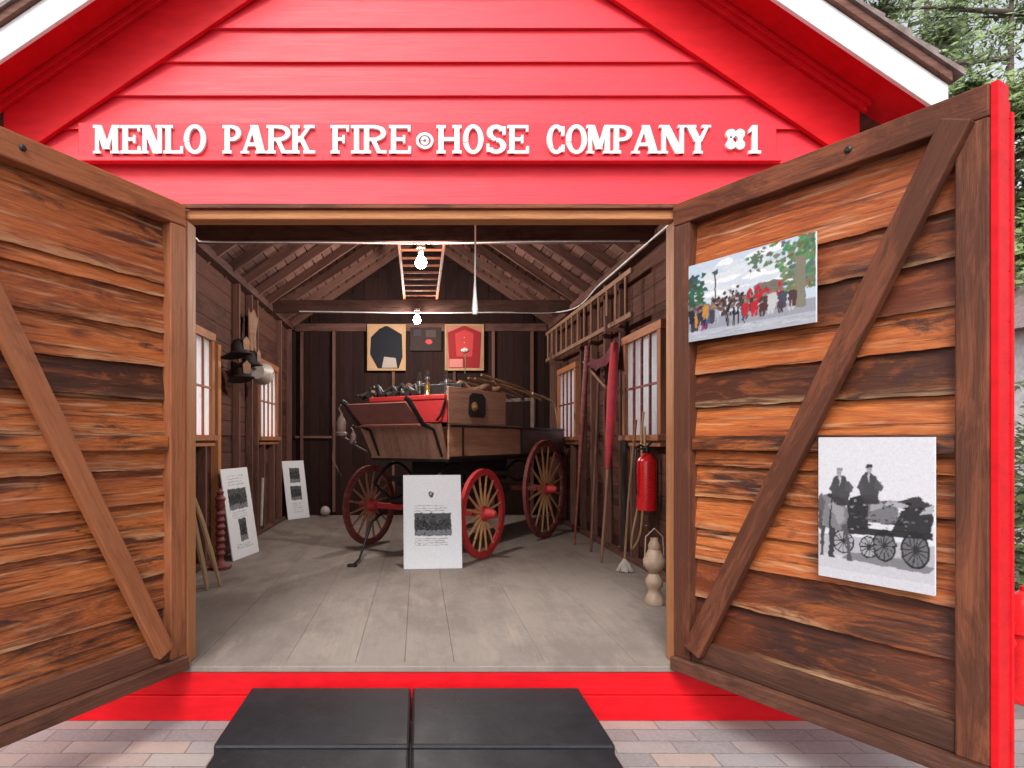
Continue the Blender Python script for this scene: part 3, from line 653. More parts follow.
# right-door pictures, in the door's own direction
def ondoor(u,z,off): # world position of point on right door inner face
    c,s=math.cos(DA),math.sin(DA); return Vector((1.472+c*u+s*off, -.012+s*u-c*off, z))
def panel(name,label,cat,u0,u1,z0,z1,shapes,off,skew=None):
    # board mesh local: x along leaf
    mb=MB(); w=u1-u0; h=z1-z0; mb.bb(0,w,0,.012,0,h); 
    o=mb.build(name,M['board'],None,bevel=.002); p=ondoor(u0,z0,off); o.location=p; o.rotation_euler=(0,0,DA); tag(o,label,cat)
    art(o,shapes,w,h,0,res=260); return o
def dooru(px,off=.055):
    # distance along the leaf for a measured picture column
    k=(px-418)/620; c,s=math.cos(DA),math.sin(DA)
    return (k*(3.698-c*off)-1.552-s*off)/(c-k*s)
u0,u1=dooru(688)+.005,dooru(816)
uu0,uu1=dooru(818)+.003,dooru(935)
def zat(u,py): 
    y=-.012+math.sin(DA)*u-math.cos(DA)*.055; return 1.667-(py-440)*(3.71+y)/620
print('poster1',u0,u1,zat(u0,262),zat(u0,343),zat(u1,230),zat(u1,322)); print('poster2',uu0,uu1,zat(uu0,437),zat(uu0,580),zat(uu1,437),zat(uu1,598))
op=panel('picture_panel','colour crowd picture in a tree-lined street, hung high on the right door','picture',u0,u1,zat(u1,322),zat(u1,231),colour_art,.055)
op=panel('picture_panel','black and white picture of a horse wagon with two riders, low on right door','picture',uu0,uu1,zat(uu1,596),zat(uu1,437),bw_art,.055)
# standing display boards
def gshapes(kind):
    rd=random.Random(kind); s=[]
    def photo(a,b,c,d):
        s.append((rc(a,b,c,d),(.05,.052,.06)))
        s.append((rc(a+.01,b+(d-b)*.72,c-.01,d-.008),(.09,.095,.10))); s.append((rc(a+.01,b+.006,c-.01,b+(d-b)*.25),(.2,.21,.23)))
        for i in range(140):
            v=rd.choice([.012,.02,.03,.04,.06,.14]); s.append((ell(rd.uniform(a+.03,c-.03),b+(d-b)*min(.93,max(.08,rd.gauss(.5,.17))),rd.uniform(.005,.022),rd.uniform(.004,.014),7,.4,rd),(v,v,v*1.05)))
    def text(a,b,c,d,n):
        for i in range(n):
            z=d-(d-b)*(i+.5)/n; s.append((rc(a,z-.003,c-(rd.uniform(0,.1)),z+.003),(.3,.31,.34)))
    if kind==1: photo(.19,.35,.82,.59); text(.18,.6,.8,.68,3); text(.2,.24,.8,.33,4); s.append((ell(.48,.79,.045,.035,12,.2,rd),(.06,.06,.08))); s.append((ell(.48,.80,.02,.015,8,.2,rd),(.4,.42,.45)))
    if kind==2: photo(.14,.54,.82,.77); photo(.38,.18,.66,.43); text(.2,.8,.8,.93,4); text(.2,.44,.8,.52,3); text(.2,.1,.8,.16,3)
    if kind==3: photo(.28,.62,.75,.87); photo(.25,.32,.75,.56); text(.25,.1,.75,.28,5)
    return s
def easel(label,p0,p1,h,lean,shapes):
    p0=Vector(p0);p1=Vector(p1);w=(p1-p0).length; ang=math.atan2((p1-p0).y,(p1-p0).x)
    mb=MB(); mb.bb(0,w,0,.012,0,h); o=mb.build('display_board',M['board'],None,bevel=.0015)
    o.location=p0; o.rotation_euler=(-lean,0,ang); tag(o,label,'display board','white display boards leaning inside'); art(o,shapes,w,h,0); return o
easel('white display board leaning in front of the wagon between its front wheels',(-.228,2.75,.321),(.385,2.80,.321),.98,R(7),gshapes(1))
easel('white display board with wide and narrow pictures, nearer board on left wall',(-2.13,3.17,.321),(-2.0,3.78,.321),1.03,R(9),gshapes(2))
easel('white display board with two stacked dark pictures in the back left corner',(-2.27,6.75,.321),(-1.97,7.10,.321),1.0,R(10),gshapes(3))

# ------------------------------------------------------------------ black treads
def tread(label,x0,x1,y0,y1,zt):
    mb=MB(); mb.bb(x0,x1,y0,y1,zt-.07,zt); o=mb.build('rubber_mat',M['rubber'],None,bevel=.014); tag(o,label,'mat','black rubber topped step mats')
    mb=MB()
    for a,b in ((x0+.05,x0+.12),(x1-.12,x1-.05)): mb.bb(a,b,y0+.05,y1-.04,.001,zt-.071)
    mb.build('riser',M['iron'],o); return o
tread('black rubber mat, left one against the red step',-1.045,-.120,-.795,-.112,.233)
tread('black rubber mat, right one against the red step',-.112,.85,-.795,-.112,.233)
tread('black rubber mat, left one of the front pair farther from the step',-1.02,-.120,-1.5,-.81,.225)
tread('black rubber mat, right one of the front pair farther from the step',-.112,.83,-1.5,-.81,.225)

# ------------------------------------------------------------------ bulbs, cables, cord
for lab,(x,y,z) in (('lit bare bulb under the nearer tie beam',(-.05,2.55,3.50)),('lit bare bulb under the farther tie beam',(-.095,5.78,3.545))):
    t_=thing('light_bulb',lab,'light bulb',(x,y,z),0,'bare bulbs under the roof')
    mb=MB(); mb.lathe([(.001,-.10),(.035,-.092),(.056,-.06),(.058,-.035),(.04,.005),(.018,.035)],n=18); mb.build('globe',M['bulb'],t_,smooth=60)
    mb=MB(); mb.lathe([(.022,.035),(.03,.05),(.03,.09),(.045,.1),(.045,.13)],n=16); mb.build('socket',M['bone'],t_,smooth=40)
    L=bpy.data.lights.new('bulb_light','POINT'); L.energy=95; L.color=(1,.91,.83); L.shadow_soft_size=.04
    lo=bpy.data.objects.new('bulb_light',L); COL.objects.link(lo); lo.parent=t_; lo.location=(0,0,-.17)
def curve_tube(name,pts,r,mat,label=None,cat=None,sub=8):
    P=[Vector(p) for p in pts]; out=[]
    for i in range(len(P)-1):
        p0=P[max(i-1,0)];p1=P[i];p2=P[i+1];p3=P[min(i+2,len(P)-1)]
        for k in range(sub):
            t=k/sub; out.append(.5*((2*p1)+(-p0+p2)*t+(2*p0-5*p1+4*p2-p3)*t*t+(-p0+3*p1-3*p2+p3)*t**3))
    out.append(P[-1]); mb=MB(); mb.tube(out,r,8); o=mb.build(name,mat,None,smooth=60)
    if label: tag(o,label,cat)
    return o
curve_tube('electric_cable',[(-2.25,1.8,3.62),(-2.22,2.25,3.61),(-2.1,2.38,3.615),(-1,2.395,3.62),(-.05,2.40,3.61),(1,2.395,3.625),(2.1,2.39,3.625)],.009,M['cable'],'white electric cable running along the nearer tie beam','cable')
curve_tube('electric_cable',[(2.2,.9,3.62),(2.205,2.5,3.63),(2.2,4,3.62),(2.19,5.72,3.635),(1,5.79,3.625),(0,5.795,3.62),(-1.9,5.795,3.64)],.009,M['cable'],'white electric cable along the right wall plate and the farther tie beam','cable')
c_=curve_tube('pull_cord',[(.293,.45,5.1),(.293,.4,4),(.295,.35,3.2),(.293,.35,2.68)],.006,M['cable'],'white pull cord hanging from the rafters near the doorway','cord')
mb=MB(); mb.lathe([(.006,.2),(.012,.12),(.02,.03),(.015,0)],(.293,.35,2.49),n=12); mb.build('handle',M['white'],c_,smooth=50)

# ------------------------------------------------------------------ ladders
def ladder(label,a,b,width,wdir,nr,mt='ladder'):
    a=Vector(a);b=Vector(b);wd=Vector(wdir).normalized()*width; t_=thing('ladder',label,'ladder',a)
    for q in (Vector((0,0,0)),wd):
        mb=MB(); mb.bar(q,b-a+q,.035,.055,up=(0,0,1) if abs(wd.z)<.5 else (1,0,0)); mb.build('rail',M[mt],t_,bevel=.006)
    for i in range(nr):
        p=(b-a)*((i+.6)/nr); mb=MB(); mb.tube([p+wd*.03,p+wd*.97],.016,8); mb.build('rung',M[mt],t_,smooth=60)
ladder('wooden ladder lying flat on the tie beams overhead',(-.29,2.28,3.855),(-.29,6.1,3.855),.50,(1,0,0),12,'frame')
ladder('wooden ladder hung on edge along the right wall above the windows',(2.15,2.75,2.98),(2.15,7.05,3.04),.46,(0,0,1),13)
for y in (3.35,6.3):
    mb=MB(); mb.bb(2.05,2.27,y,y+.04,2.9,2.945); mb.bb(2.05,2.08,y,y+.04,2.946,3.08); mb.build('ladder_bracket',M['inner'],B)

# ------------------------------------------------------------------ wagon
F0=.32; WY=R(55.1)
W=thing('hose_wagon','antique horse-drawn hose wagon with red seat and spoked wheels','wagon',(-.02,3.835,F0),WY)
def WL(x,y,z):
    c,s=math.cos(WY),math.sin(WY); dx,dy=x+.02,y-3.835; return (c*dx+s*dy,-s*dx+c*dy,z-F0)
def wheel(pos,r,ns,mr,ms,mh,out,thick=.055):
    mb=MB(); n=48; P=[];F=[]
    prof=[(r,-thick*.4),(r,thick*.4),(r-.06,thick*.5),(r-.06,-thick*.5)]
    for k in range(n):
        q=2*math.pi*k/n
        for (a,y) in prof: P.append((a*math.cos(q),y,a*math.sin(q)))
    for k in range(n):
        for j in range(4): F.append((k*4+j,k*4+(j+1)%4,((k+1)%n)*4+(j+1)%4,((k+1)%n)*4+j))
    mb.add(P,F); w_=mb.build('wheel',mr,W,smooth=40,loc=pos)
    mb=MB(); P=[];F=[]; prof=[(r+.001,-thick*.45),(r+.014,-thick*.42),(r+.014,thick*.42),(r+.001,thick*.45)]
    for k in range(n):
        q=2*math.pi*k/n
        for (a,y) in prof: P.append((a*math.cos(q),y,a*math.sin(q)))
    for k in range(n):
        for j in range(4): F.append((k*4+j,k*4+(j+1)%4,((k+1)%n)*4+(j+1)%4,((k+1)%n)*4+j))
    mb.add(P,F); mb.build('tyre',M['maroon'] if mr!=M['wagonred'] else M['wagonred'],w_,smooth=40)
    mb=MB(); o=out
    mb.lathe([(.03,-.11*1),(.05,-.10),(.062,-.05),(.085,-.03),(.09,0),(.085,.03),(.062,.05),(.05,.13),(.036,.16),(.03,.17)],n=20,axis='Y')
    if out<0: mb.v=[(x,-y,z) for x,y,z in mb.v]
    mb.build('hub',mh,w_,smooth=40)
    sp=None
    for k in range(ns):
        q=2*math.pi*(k+.5)/ns
        if sp is None:
            mb=MB(); mb.tube([(.07,0,0),(.14,0,0),(r*.6,0,0),(r-.05,0,0)],[.019,.021,.014,.013],8); sp=mb.build('spoke',ms,w_,smooth=60)
        else: sp=sp.copy(); COL.objects.link(sp); sp.parent=w_
        sp.rotation_euler=(0,-q,0)
    return w_
a=wheel((0,-.83,.51),.495,16,M['wagonred'],M['spoke'],M['wagonred'],-1); a['label']='bright red front wheel with cream spokes'
a=wheel((0,.83,.51),.495,16,M['maroon'],M['spokedark'],M['wagonred'],1); a['label']='faded maroon front wheel with worn spokes'
a=wheel((1.78,-.82,.675),.66,16,M['maroon'],M['spoke'],M['wagonred'],-1); a=wheel((1.78,.82,.675),.66,16,M['maroon'],M['spokedark'],M['maroon'],1)
mb=MB(); mb.bar((0,-.7,.51),(0,.7,.51),.06,.07); mb.build('axle',M['wagonred'],W,bevel=.008)
mb=MB(); mb.bar((1.78,-.7,.675),(1.78,.7,.675),.06,.07); mb.build('axle',M['maroon'],W,bevel=.008)
mb=MB(); mb.bar((0,0,.66),(1.78,0,.74),.06,.06); mb.build('reach_pole',M['maroon'],W,bevel=.008)
for x,z0,z1 in ((0,.62,1.06),(1.78,.78,1.06)):
    for y in (-.42,.42):
        mb=MB(); n=14; zc=(z0+z1)/2; h=(z1-z0)/2
        for sg_ in (-1,1):
            pts=[(x-.42+.84*i/n,y,zc+sg_*h*math.sin(math.pi*i/n)) for i in range(n+1)]
            mb.tube(pts,.02,6)
        mb.build('leaf_spring',M['iron'],W,smooth=60)
mb=MB(); mb.lathe([(.32,-.02),(.34,0),(.32,.02)],(0,0,.8),n=30); mb.bb(-.08,.08,-.5,.5,.58,.62); mb.bb(-.06,.06,-.45,.45,.83,.9); mb.build('turntable',M['iron'],W,smooth=40)
mb=MB(); mb.bb(.3,1.5,-.38,.38,.82,1.09); mb.build('under_box',M['iron'],W,bevel=.01)
mb=MB(); mb.tube([(.45,-.44,.7),(1.35,-.44,.7)],.07,14); mb.tube([(.5,-.5,.95),(1.3,-.52,.9)],.03,10); mb.build('under_tank',M['leather'],W,smooth=50)
# body
BX0,BX1,BX2=-.3,1.55,3.1; z0,z1=1.13,1.53
mb=MB(); mb.bb(BX0,BX2,-.55,.55,z0-.035,z0-.001); mb.build('body_floor',M['iron'],W,bevel=.006)
for y in (-.55,.55):
    s=1 if y>0 else -1
    mb=MB(); mb.bb(BX0,BX1,y-.012,y+.012,z0,z1); mb.build('side_panel',M['wagontan_lightened'],W,bevel=.004)
    mb=MB(); mb.bb(BX1+.004,BX2,y-.012,y+.012,z0,z1-.02); mb.build('side_panel',M['wagongrey'],W,bevel=.004)
    mb=MB(); mb.bb(BX0,BX2,y+s*.013,y+s*.035,z1-.035,z1-.005); mb.bb(BX0,BX2,y+s*.013,y+s*.03,z0,z0+.03); mb.bb(BX1-.02,BX1+.02,y+s*.014,y+s*.028,z0+.032,z1-.037); mb.bb(BX0+.28,BX0+.31,y+s*.014,y+s*.028,z0+.032,z1-.037); mb.build('moulding',M['iron'],W,bevel=.003)
# front panel, slanted left end
mb=MB()
for i in range(10):
    a=-.54+i*.108
    P=[(BX0-.001,a+.002,z0),(BX0-.001,a+.106,z0),(BX0-.14,a+.106+ (.10 if i==9 else 0),z1),(BX0-.14,a+.002,z1)]
    P+= [(p[0]+.022,p[1],p[2]) for p in P]; mb.add(P,[(0,1,2,3),(4,5,6,7),(0,1,5,4),(1,2,6,5),(2,3,7,6),(3,0,4,7)],[(p[2]+i*3,p[1],p[0]) for p in P],random.random())
mb.build('front_panel',M['wagonbrown'],W)
mb=MB(); mb.bb(BX2-.02,BX2,-.537,.537,z0,z1-.02); mb.build('tailboard',M['wagongrey'],W)
# seat box
mb=MB(); mb.bb(-.345,-.315,-.56,.58,1.545,1.80); mb.build('seat_box',M['wagonred'],W,bevel=.006)
mb=MB(); mb.bb(-.355,.0,-.53,.56,1.803,1.865); mb.build('seat',M['wagonred'],W,bevel=.015)
mb=MB(); mb.bb(.02,.08,-.53,.58,1.85,2.02); mb.build('seat_back',M['leather'],W,bevel=.02)
mb=MB(); mb.bb(-.312,1.1,-.562,-.537,z1+.003,1.955); mb.bb(-.312,1.1,.537,.562,z1+.003,1.955); mb.bb(1.075,1.1,-.535,.535,z1+.003,1.955); mb.bb(.1,1.07,-.535,.535,1.91,1.95); mb.build('rear_box',M['wagonbrown'],W,bevel=.006)
mb=MB(); pts=[(.16,1.62),(.50,1.62),(.54,1.67),(.54,1.86),(.46,1.91),(.22,1.91),(.14,1.86),(.12,1.67)]
mb.prism(pts,-.570,-.5625); mb.build('locker_shade_sheet',M['leather'],W)  # flat black sheet painting the dark of a recess, no real hole
mb=MB(); mb.lathe([(.06,0),(.065,.012),(.04,.03),(.012,.04)],(.25,-.571,1.74),'Y',16); mb.v=[(x,-.571-(y+.571),z) for x,y,z in mb.v]; mb.build('locker_lamp',M['brass'],W,smooth=40)
# toe board + irons
mb=MB(); P=[(-.66,-.40,1.53),(-.66,.42,1.53),(-.82,.53,1.75),(-.82,-.33,1.75)]; P+=[(p[0]+.02,p[1],p[2]+.015) for p in P]
mb.add(P,[(0,1,2,3),(4,5,6,7),(0,1,5,4),(1,2,6,5),(2,3,7,6),(3,0,4,7)]); mb.build('toe_board',M['toeboard'],W,bevel=.004)
mb=MB(); P=[(-.41,-.40,1.535),(-.41,.56,1.535),(-.66,.52,1.515),(-.66,-.36,1.515)]; P+=[(p[0],p[1],p[2]-.02) for p in P]
mb.add(P,[(0,1,2,3),(4,5,6,7),(0,1,5,4),(1,2,6,5),(2,3,7,6),(3,0,4,7)]); mb.build('foot_board',M['toeboard'],W)
for y in (-.44,.47):
    mb=MB(); mb.tube([(-.86,y+.08,1.80),(-.82,y+.06,1.77),(-.64,y,1.52),(-.46,y-.02,1.46),(-.32,y-.04,1.16)],[.028,.03,.026,.018,.014],8); mb.build('iron_bracket',M['iron'],W,smooth=60)
mb=MB(); mb.tube([(-.37,-.56,1.80),(-.38,-.5,1.62),(-.37,-.44,1.57)],.014,8); mb.build('seat_iron',M['iron'],W,smooth=60)
# lanterns on the left side
for dx,dy,dz,sc in ((-.52,.86,1.40,1),(-.46,.72,1.30,.6)):
    mb=MB(); mb.lathe([(.0,0),(.07*sc,.0),(.075*sc,.03*sc),(.055*sc,.05*sc),(.06*sc,.17*sc),(.045*sc,.2*sc),(.02*sc,.25*sc),(.02*sc,.28*sc)],(dx,dy,dz),n=14); mb.tube([(dx,dy,dz+.28*sc),(dx,dy+.04,dz+.34*sc),(dx,dy,dz+.38*sc)],.008,6)
    mb.tube([(dx,dy,dz),(dx+.15,dy-.1,dz-.1)],.01,6); mb.build('side_lamp',M['wagongrey'],W,smooth=45)
# shafts and stay
mb=MB(); mb.tube([(-.50,1.02,1.9),(-.5,1.02,1.1),(-.42,.95,.9)],.010,6); mb.build('stay_rod',M['wagongrey'],W,smooth=60)
mb=MB(); mb.tube([WL(-.5,3.75,.80),WL(-.62,3.45,.72),WL(-.68,3.2,.5),WL(-.72,3.05,.37),WL(-.76,2.95,.34)],[.02,.02,.016,.012,.012],8); mb.build('draw_hook',M['iron'],W,smooth=60)
mb=MB(); n=14; mb.tube([WL(-.78+.045*math.cos(2*math.pi*i/n),2.89+.045*math.sin(2*math.pi*i/n),.334) for i in range(n+1)],.011,6,cap=False); mb.build('hook_ring',M['iron'],W,smooth=60)
# rear: folded hose pile, poles, curved rod
rr=random.Random(5)
for k in range(5):
    mb=MB(); pts=[]
    for i in range(26):
        t=i/25; pts.append((.15+1.1*t, -.42+.2*k+.05*math.sin(t*9+k), 1.955+.045+.035*math.sin(t*14+k*2)))
    mb.tube(pts,.038,8); mb.build('canvas_hose',M['leather'] if k%2 else M['ladder'],W,smooth=60)
for k,(a,b,z) in enumerate(((-.50,-.30,2.13),(-.36,-.42,2.10),(-.2,-.2,2.12),(.0,-.05,2.10),(.2,.15,2.12),(-.45,-.50,2.06))):
    mb=MB(); mb.tube([(.55+.1*k,a,z+.03),(1.8,(a+b)/2,z-.03),(2.75-.2*(k%3),b,z-.12)],.017,8); mb.build('pole',M['pale'] if k in (0,5) else M['ladder'],W,smooth=60)
mb=MB(); mb.tube([(1.25,.1,2.04),(1.29,.1,1.99)],.01,6); mb.bb(2.05,2.1,-.53,-.48,1.50,1.96); mb.bb(2.05,2.1,.48,.53,1.50,1.96); mb.bb(2.052,2.098,-.479,.479,1.91,1.958); mb.build('pole_rest',M['wagongrey'],W)
mb=MB(); mb.tube([(2.2,-.44,2.03),(2.6,-.46,1.99),(2.82,-.48,1.95),(2.95,-.49,1.84),(3.0,-.5,1.65),(3.02,-.5,1.5)],[.02,.02,.018,.015,.013,.013],8); mb.build('curved_rod',M['pale'],W,smooth=60)
# items on the wagon seat
def onw(x,y,z):
    c,s=math.cos(WY),math.sin(WY); return (-.02+c*x-s*y,3.835+s*x+c*y,F0+z)
t_=thing('brass_lamp','small brass lamp standing on the red wagon seat','lamp',onw(-.2,-.20,1.866))
mb=MB(); mb.lathe([(.045,0),(.045,.015),(.032,.03),(.032,.15),(.036,.16)],n=16); mb.build('body',M['brass'],t_,smooth=45)
mb=MB(); mb.lathe([(.025,.16),(.035,.2),(.026,.25),(.02,.3)],n=16); mb.build('chimney',M['bottleglass'],t_,smooth=60)
for x,y,lab in ((-.1,-.02,'small glass lamp chimney left of the brass lamp'),(-.1,-.4,'small glass lamp chimney right of the brass lamp')):
    mb=MB(); mb.lathe([(.028,0),(.028,.12),(.04,.18),(.022,.25),(.018,.3)],n=14); o=mb.build('glass_chimney',M['bottleglass'],None,smooth=60,loc=onw(x,y,1.866)); tag(o,lab,'glass','lamp chimneys on the seat')
t_=thing('flower','single white flower on a thin stem above the wagon seat','flower',onw(.1+.02,-.52,2.135))
mb=MB(); mb.tube([(0,0,0),(.01,0,.12),(0,.01,.24)],.005,6); mb.build('stem',M['leaf2'],t_)
mb=MB()
for k in range(7):
    q=k*.9; mb.lathe([(.001,0),(.025,.02),(.028,.04),(.001,.06)],(.022*math.cos(q),.022*math.sin(q),.24),n=8)
mb.build('petals',M['bone'],t_,smooth=60)
mb=MB(); rr=random.Random(9)
for i in range(22):
    a=rr.uniform(-.1,.6); mb.tube([(rr.uniform(-.35,-.1),a,1.875+rr.uniform(0,.04)),(rr.uniform(-.25,.0),a+.1,1.93+rr.uniform(0,.09)),(rr.uniform(-.3,0),a+.22,1.89)],rr.uniform(.02,.04),7)
o=mb.build('harness',M['leather'],None,smooth=60,loc=(-.02,3.835,F0),rotz=WY); tag(o,'black leather harness straps heaped on the red wagon seat','harness')

# ------------------------------------------------------------------ framed uniforms on back wall
def shadowbox(label,x0,x1,z0,z1,navy):
    w=x1-x0;h=z1-z0; t_=thing('framed_uniform',label,'framed uniform',(x0,DEP-.10,z0))
    mb=MB(); mb.bb(0,w,-.02,.02,0,.035); mb.bb(0,w,-.02,.02,h-.035,h); mb.bb(0,.035,-.02,.02,.036,h-.036); mb.bb(w-.035,w,-.02,.02,.036,h-.036); mb.build('frame',M['pale'],t_,bevel=.003)
    mb=MB(); mb.bb(.03,w-.03,.0,.018,.03,h-.03,col=(.45,.27,.15) if navy else (.42,.17,.12)); mb.build('backing',M['print'],t_)
    c=(.012,.013,.018) if navy else (.27,.022,.026)
    mb=MB(); pts=[(.12,.06),(.88,.06),(.93,.82),(.62,.93),(.5,.97),(.38,.93),(.07,.82)] if not navy else [(.28,.05),(.82,.05),(.92,.3),(.9,.78),(.62,.92),(.5,.97),(.32,.9),(.1,.72),(.08,.35)]
    mb.prism([(a*w,b*h) for a,b in pts],-.012,-.001,.5,c)
    if navy: mb.prism([(a*w,b*h) for a,b in ((.38,.06),(.78,.06),(.74,.27),(.44,.3))],-.014,-.0125,.5,(.35,.3,.26))
    else:
        mb.prism([(a*w,b*h) for a,b in ((.30,.3),(.70,.3),(.74,.8),(.5,.88),(.26,.8))],-.016,-.0125,.5,(.47,.05,.05)); mb.prism([(a*w,b*h) for a,b in ((.12,.07),(.46,.07),(.46,.25),(.12,.25))],-.019,-.0165,.5,(.55,.2,.18))
        for k in range(4): mb.lathe([(.012,-.018),(.001,-.024)],(w*.5,0,h*(.38+.11*k)),'Y',8,col=(.6,.45,.3))
    mb.build('uniform',M['print'],t_,bevel=.004)
shadowbox('framed dark navy uniform coat on the back wall',-.99,-.30,2.91,3.74,True)
shadowbox('framed red shirt on the back wall, right of the navy coat',.40,1.10,2.91,3.74,False)
mb=MB(); mb.bb(0,.56,0,.01,0,.42,col=(.035,.022,.02)); mb.prism(ell(.34,.16,.06,.05,10,.2),-.003,-.0005,.5,(.5,.06,.07)); mb.prism(rc(.06,.26,.2,.38),-.0035,-.001,.5,(.05,.04,.05)); mb.prism(rc(.28,.24,.46,.37),-.0035,-.001,.5,(.07,.05,.045))
o=mb.build('wall_picture',M['print'],None,loc=(-.22,DEP-.09,3.27)); tag(o,'dark picture with a small red mark between the two framed uniforms','picture')

# ------------------------------------------------------------------ right wall things
def lean_pole(name,label,cat,pts,rs,mat,group=None):
    mb=MB(); mb.tube(pts,rs,10); o=mb.build(name,mat,None,smooth=60); return tag(o,label,cat,group)
o=lean_pole('pike_pole','bright red hose-like pole leaning on the right wall beside the near window','pole',[(1.93,3.1,.322),(1.99,3.12,1.0),(2.02,3.15,1.35)],[.014,.016,.02],M['ladder'],'poles leaning on the right wall')
mb=MB(); mb.tube([(2.02,3.15,1.352),(2.06,3.2,1.75),(2.12,3.3,2.3),(2.18,3.42,2.78)],[.028,.05,.055,.04],12); mb.build('rolled_red_hose',M['cloth2'],o,smooth=60)
lean_pole('pike_pole','dark maroon pole leaning left of the bright red one','pole',[(1.92,4.22,.322),(2.0,4.3,1.2),(2.05,4.35,1.8),(2.15,4.45,2.9)],[.014,.018,.035,.035],M['maroon'],'poles leaning on the right wall')
lean_pole('pike_pole','thin brown wooden pole leaning on right wall behind wagon wheel','pole',[(2.0,3.75,.322),(2.12,3.95,1.6),(2.2,4.1,2.6)],.016,M['inner'],'poles leaning on the right wall')
mb=MB(); mb.tube([(2.22,4.9,2.75),(2.12,3.55,2.28)],.018,8); o=mb.build('wall_bar',M['ladder'],None,smooth=60); tag(o,'short wooden bar slanting across the right wall between the windows','bar')
# draped maroon cloth
mb=MB(); n=18;m_=10;P=[];F=[]
for i in range(n+1):
    for j in range(m_+1):
        u=i/n;v=j/m_; P.append((2.17-.05*math.sin(u*14)*v-.02*v,3.35+u*.95,2.72+.12*(1-u)-.1*math.sin(math.pi*u)-v*(.13+.10*(1-u)+.05*math.sin(u*11))))
for i in range(n):
    for j in range(m_): F.append((i*(m_+1)+j,(i+1)*(m_+1)+j,(i+1)*(m_+1)+j+1,i*(m_+1)+j+1))
mb.add(P,F); o=mb.build('draped_cloth',M['cloth'],None,smooth=80); s_=o.modifiers.new('thick','SOLIDIFY'); s_.thickness=.006; tag(o,'maroon cloth draped between the poles on the right wall','cloth')
# extinguisher
t_=thing('fire_extinguisher','red cylindrical fire extinguisher hung under the near right window','fire extinguisher',(2.13,2.28,.99))
mb=MB(); mb.lathe([(.0,0),(.088,.0),(.092,.02),(.092,.46),(.088,.48),(.05,.53),(.03,.55)],n=28); mb.build('tank',M['tank'],t_,smooth=40)
mb=MB(); mb.lathe([(.03,.551),(.035,.57),(.035,.6),(.02,.62)],n=16); mb.tube([(0,0,.6),(-.07,0,.63),(-.1,0,.6)],.01,8); mb.tube([(0,0,.61),(.05,0,.66)],.01,8); mb.build('valve',M['iron'],t_,smooth=40)
mb=MB(); mb.tube([(-.03,-.02,.6),(-.11,-.03,.58),(-.125,-.03,.4),(-.11,-.02,.15)],.011,8); mb.build('nozzle_hose',M['leather'],t_,smooth=60)
# broom
t_=thing('mop','old mop with pale frayed head leaning under the near right window','mop',(2.03,2.62,.322))
mb=MB(); mb.tube([(0,0,.1),(.03,-.02,.7),(.11,-.02,1.55)],.013,8); mb.build('handle',M['ladder'],t_,smooth=60)
mb=MB(); rr=random.Random(2)
for i in range(40):
    q=rr.uniform(0,6.28); r_=rr.uniform(.03,.085); mb.tube([(0,0,.14),(r_*.6*math.cos(q),r_*.6*math.sin(q),.07),(r_*math.cos(q),r_*math.sin(q),.008)],[.006,.008,.006],5)
mb.build('mop_head',M['bone'],t_,smooth=60)
curve_tube('rope',[(2.2,2.55,1.95),(2.18,2.56,1.7),(2.16,2.5,1.4),(2.15,2.58,1.0),(2.1,2.6,.7),(2.12,2.66,.55),(2.18,2.58,.75),(2.19,2.5,1.3),(2.2,2.52,1.8)],.011,M['pale'],'looped tan rope hanging by the mop under the near right window','rope')
# demijohn / lantern
t_=thing('oil_lantern','pale old lantern standing on the floor just inside the right jamb','lantern',(1.86,1.38,.322))
mb=MB(); mb.lathe([(.0,0),(.075,0),(.08,.02),(.07,.06),(.05,.09),(.045,.12),(.065,.15),(.07,.2),(.04,.25)],n=20); mb.build('base',M['ceramic'],t_,smooth=45)
mb=MB(); mb.lathe([(.04,.251),(.085,.31),(.09,.36),(.06,.42),(.045,.45)],n=20); mb.build('globe',M['ceramic'],t_,smooth=60)
mb=MB(); mb.lathe([(.046,.451),(.05,.48),(.03,.52),(.03,.54)],n=16); mb.tube([(-.08,0,.36),(-.07,0,.55),(0,0,.62),(.07,0,.55),(.08,0,.36)],.005,6); mb.build('cap_and_bail',M['ceramic'],t_,smooth=45)
mb=MB(); mb.bb(0,.015,0,.12,0,1.2); o=mb.build('dark_plank',M['leather'],None,loc=(2.23,3.2,.45)); tag(o,'narrow black plank standing against the right wall by the red pole','plank')

# ------------------------------------------------------------------ left wall things
for k,(bx,by,tx,ty,tz,lab) in enumerate(((-1.97,1.85,-2.2,1.62,1.75,'pale split stick, nearest to the left jamb and longest'),(-1.9,2.0,-2.18,1.66,1.6,'pale split stick with its foot farthest into the room'),(-2.03,2.05,-2.22,1.72,1.45,'pale split stick at the back of the leaning bundle'))):
    mb=MB(); a=Vector((bx,by,.33)); b=Vector((tx,ty,tz)); mid=(a+b)/2+Vector((.03,-.02,0))
    mb.tube([a,a.lerp(mid,.5),mid,mid.lerp(b,.5),b],[.014,.027,.024,.018,.008],6); o=mb.build('stick',M['pale'],None); tag(o,lab,'stick','pale sticks leaning by the left jamb')
mb=MB(); mb.lathe([(0,0),(.11,0),(.12,.03),(.05,.06),(.035,.1)]+[(.035+.018*(i%2),.12+.035*i) for i in range(16)]+[(.045,.7),(.06,.73),(.03,.77),(.04,.8),(.0,.84)],n=18)
t_=mb.build('red_stand',M['maroon'],None,smooth=50,loc=(-2.15,2.78,.322)); tag(t_,'beaded faded red turned stand on the floor under the near left window','stand')
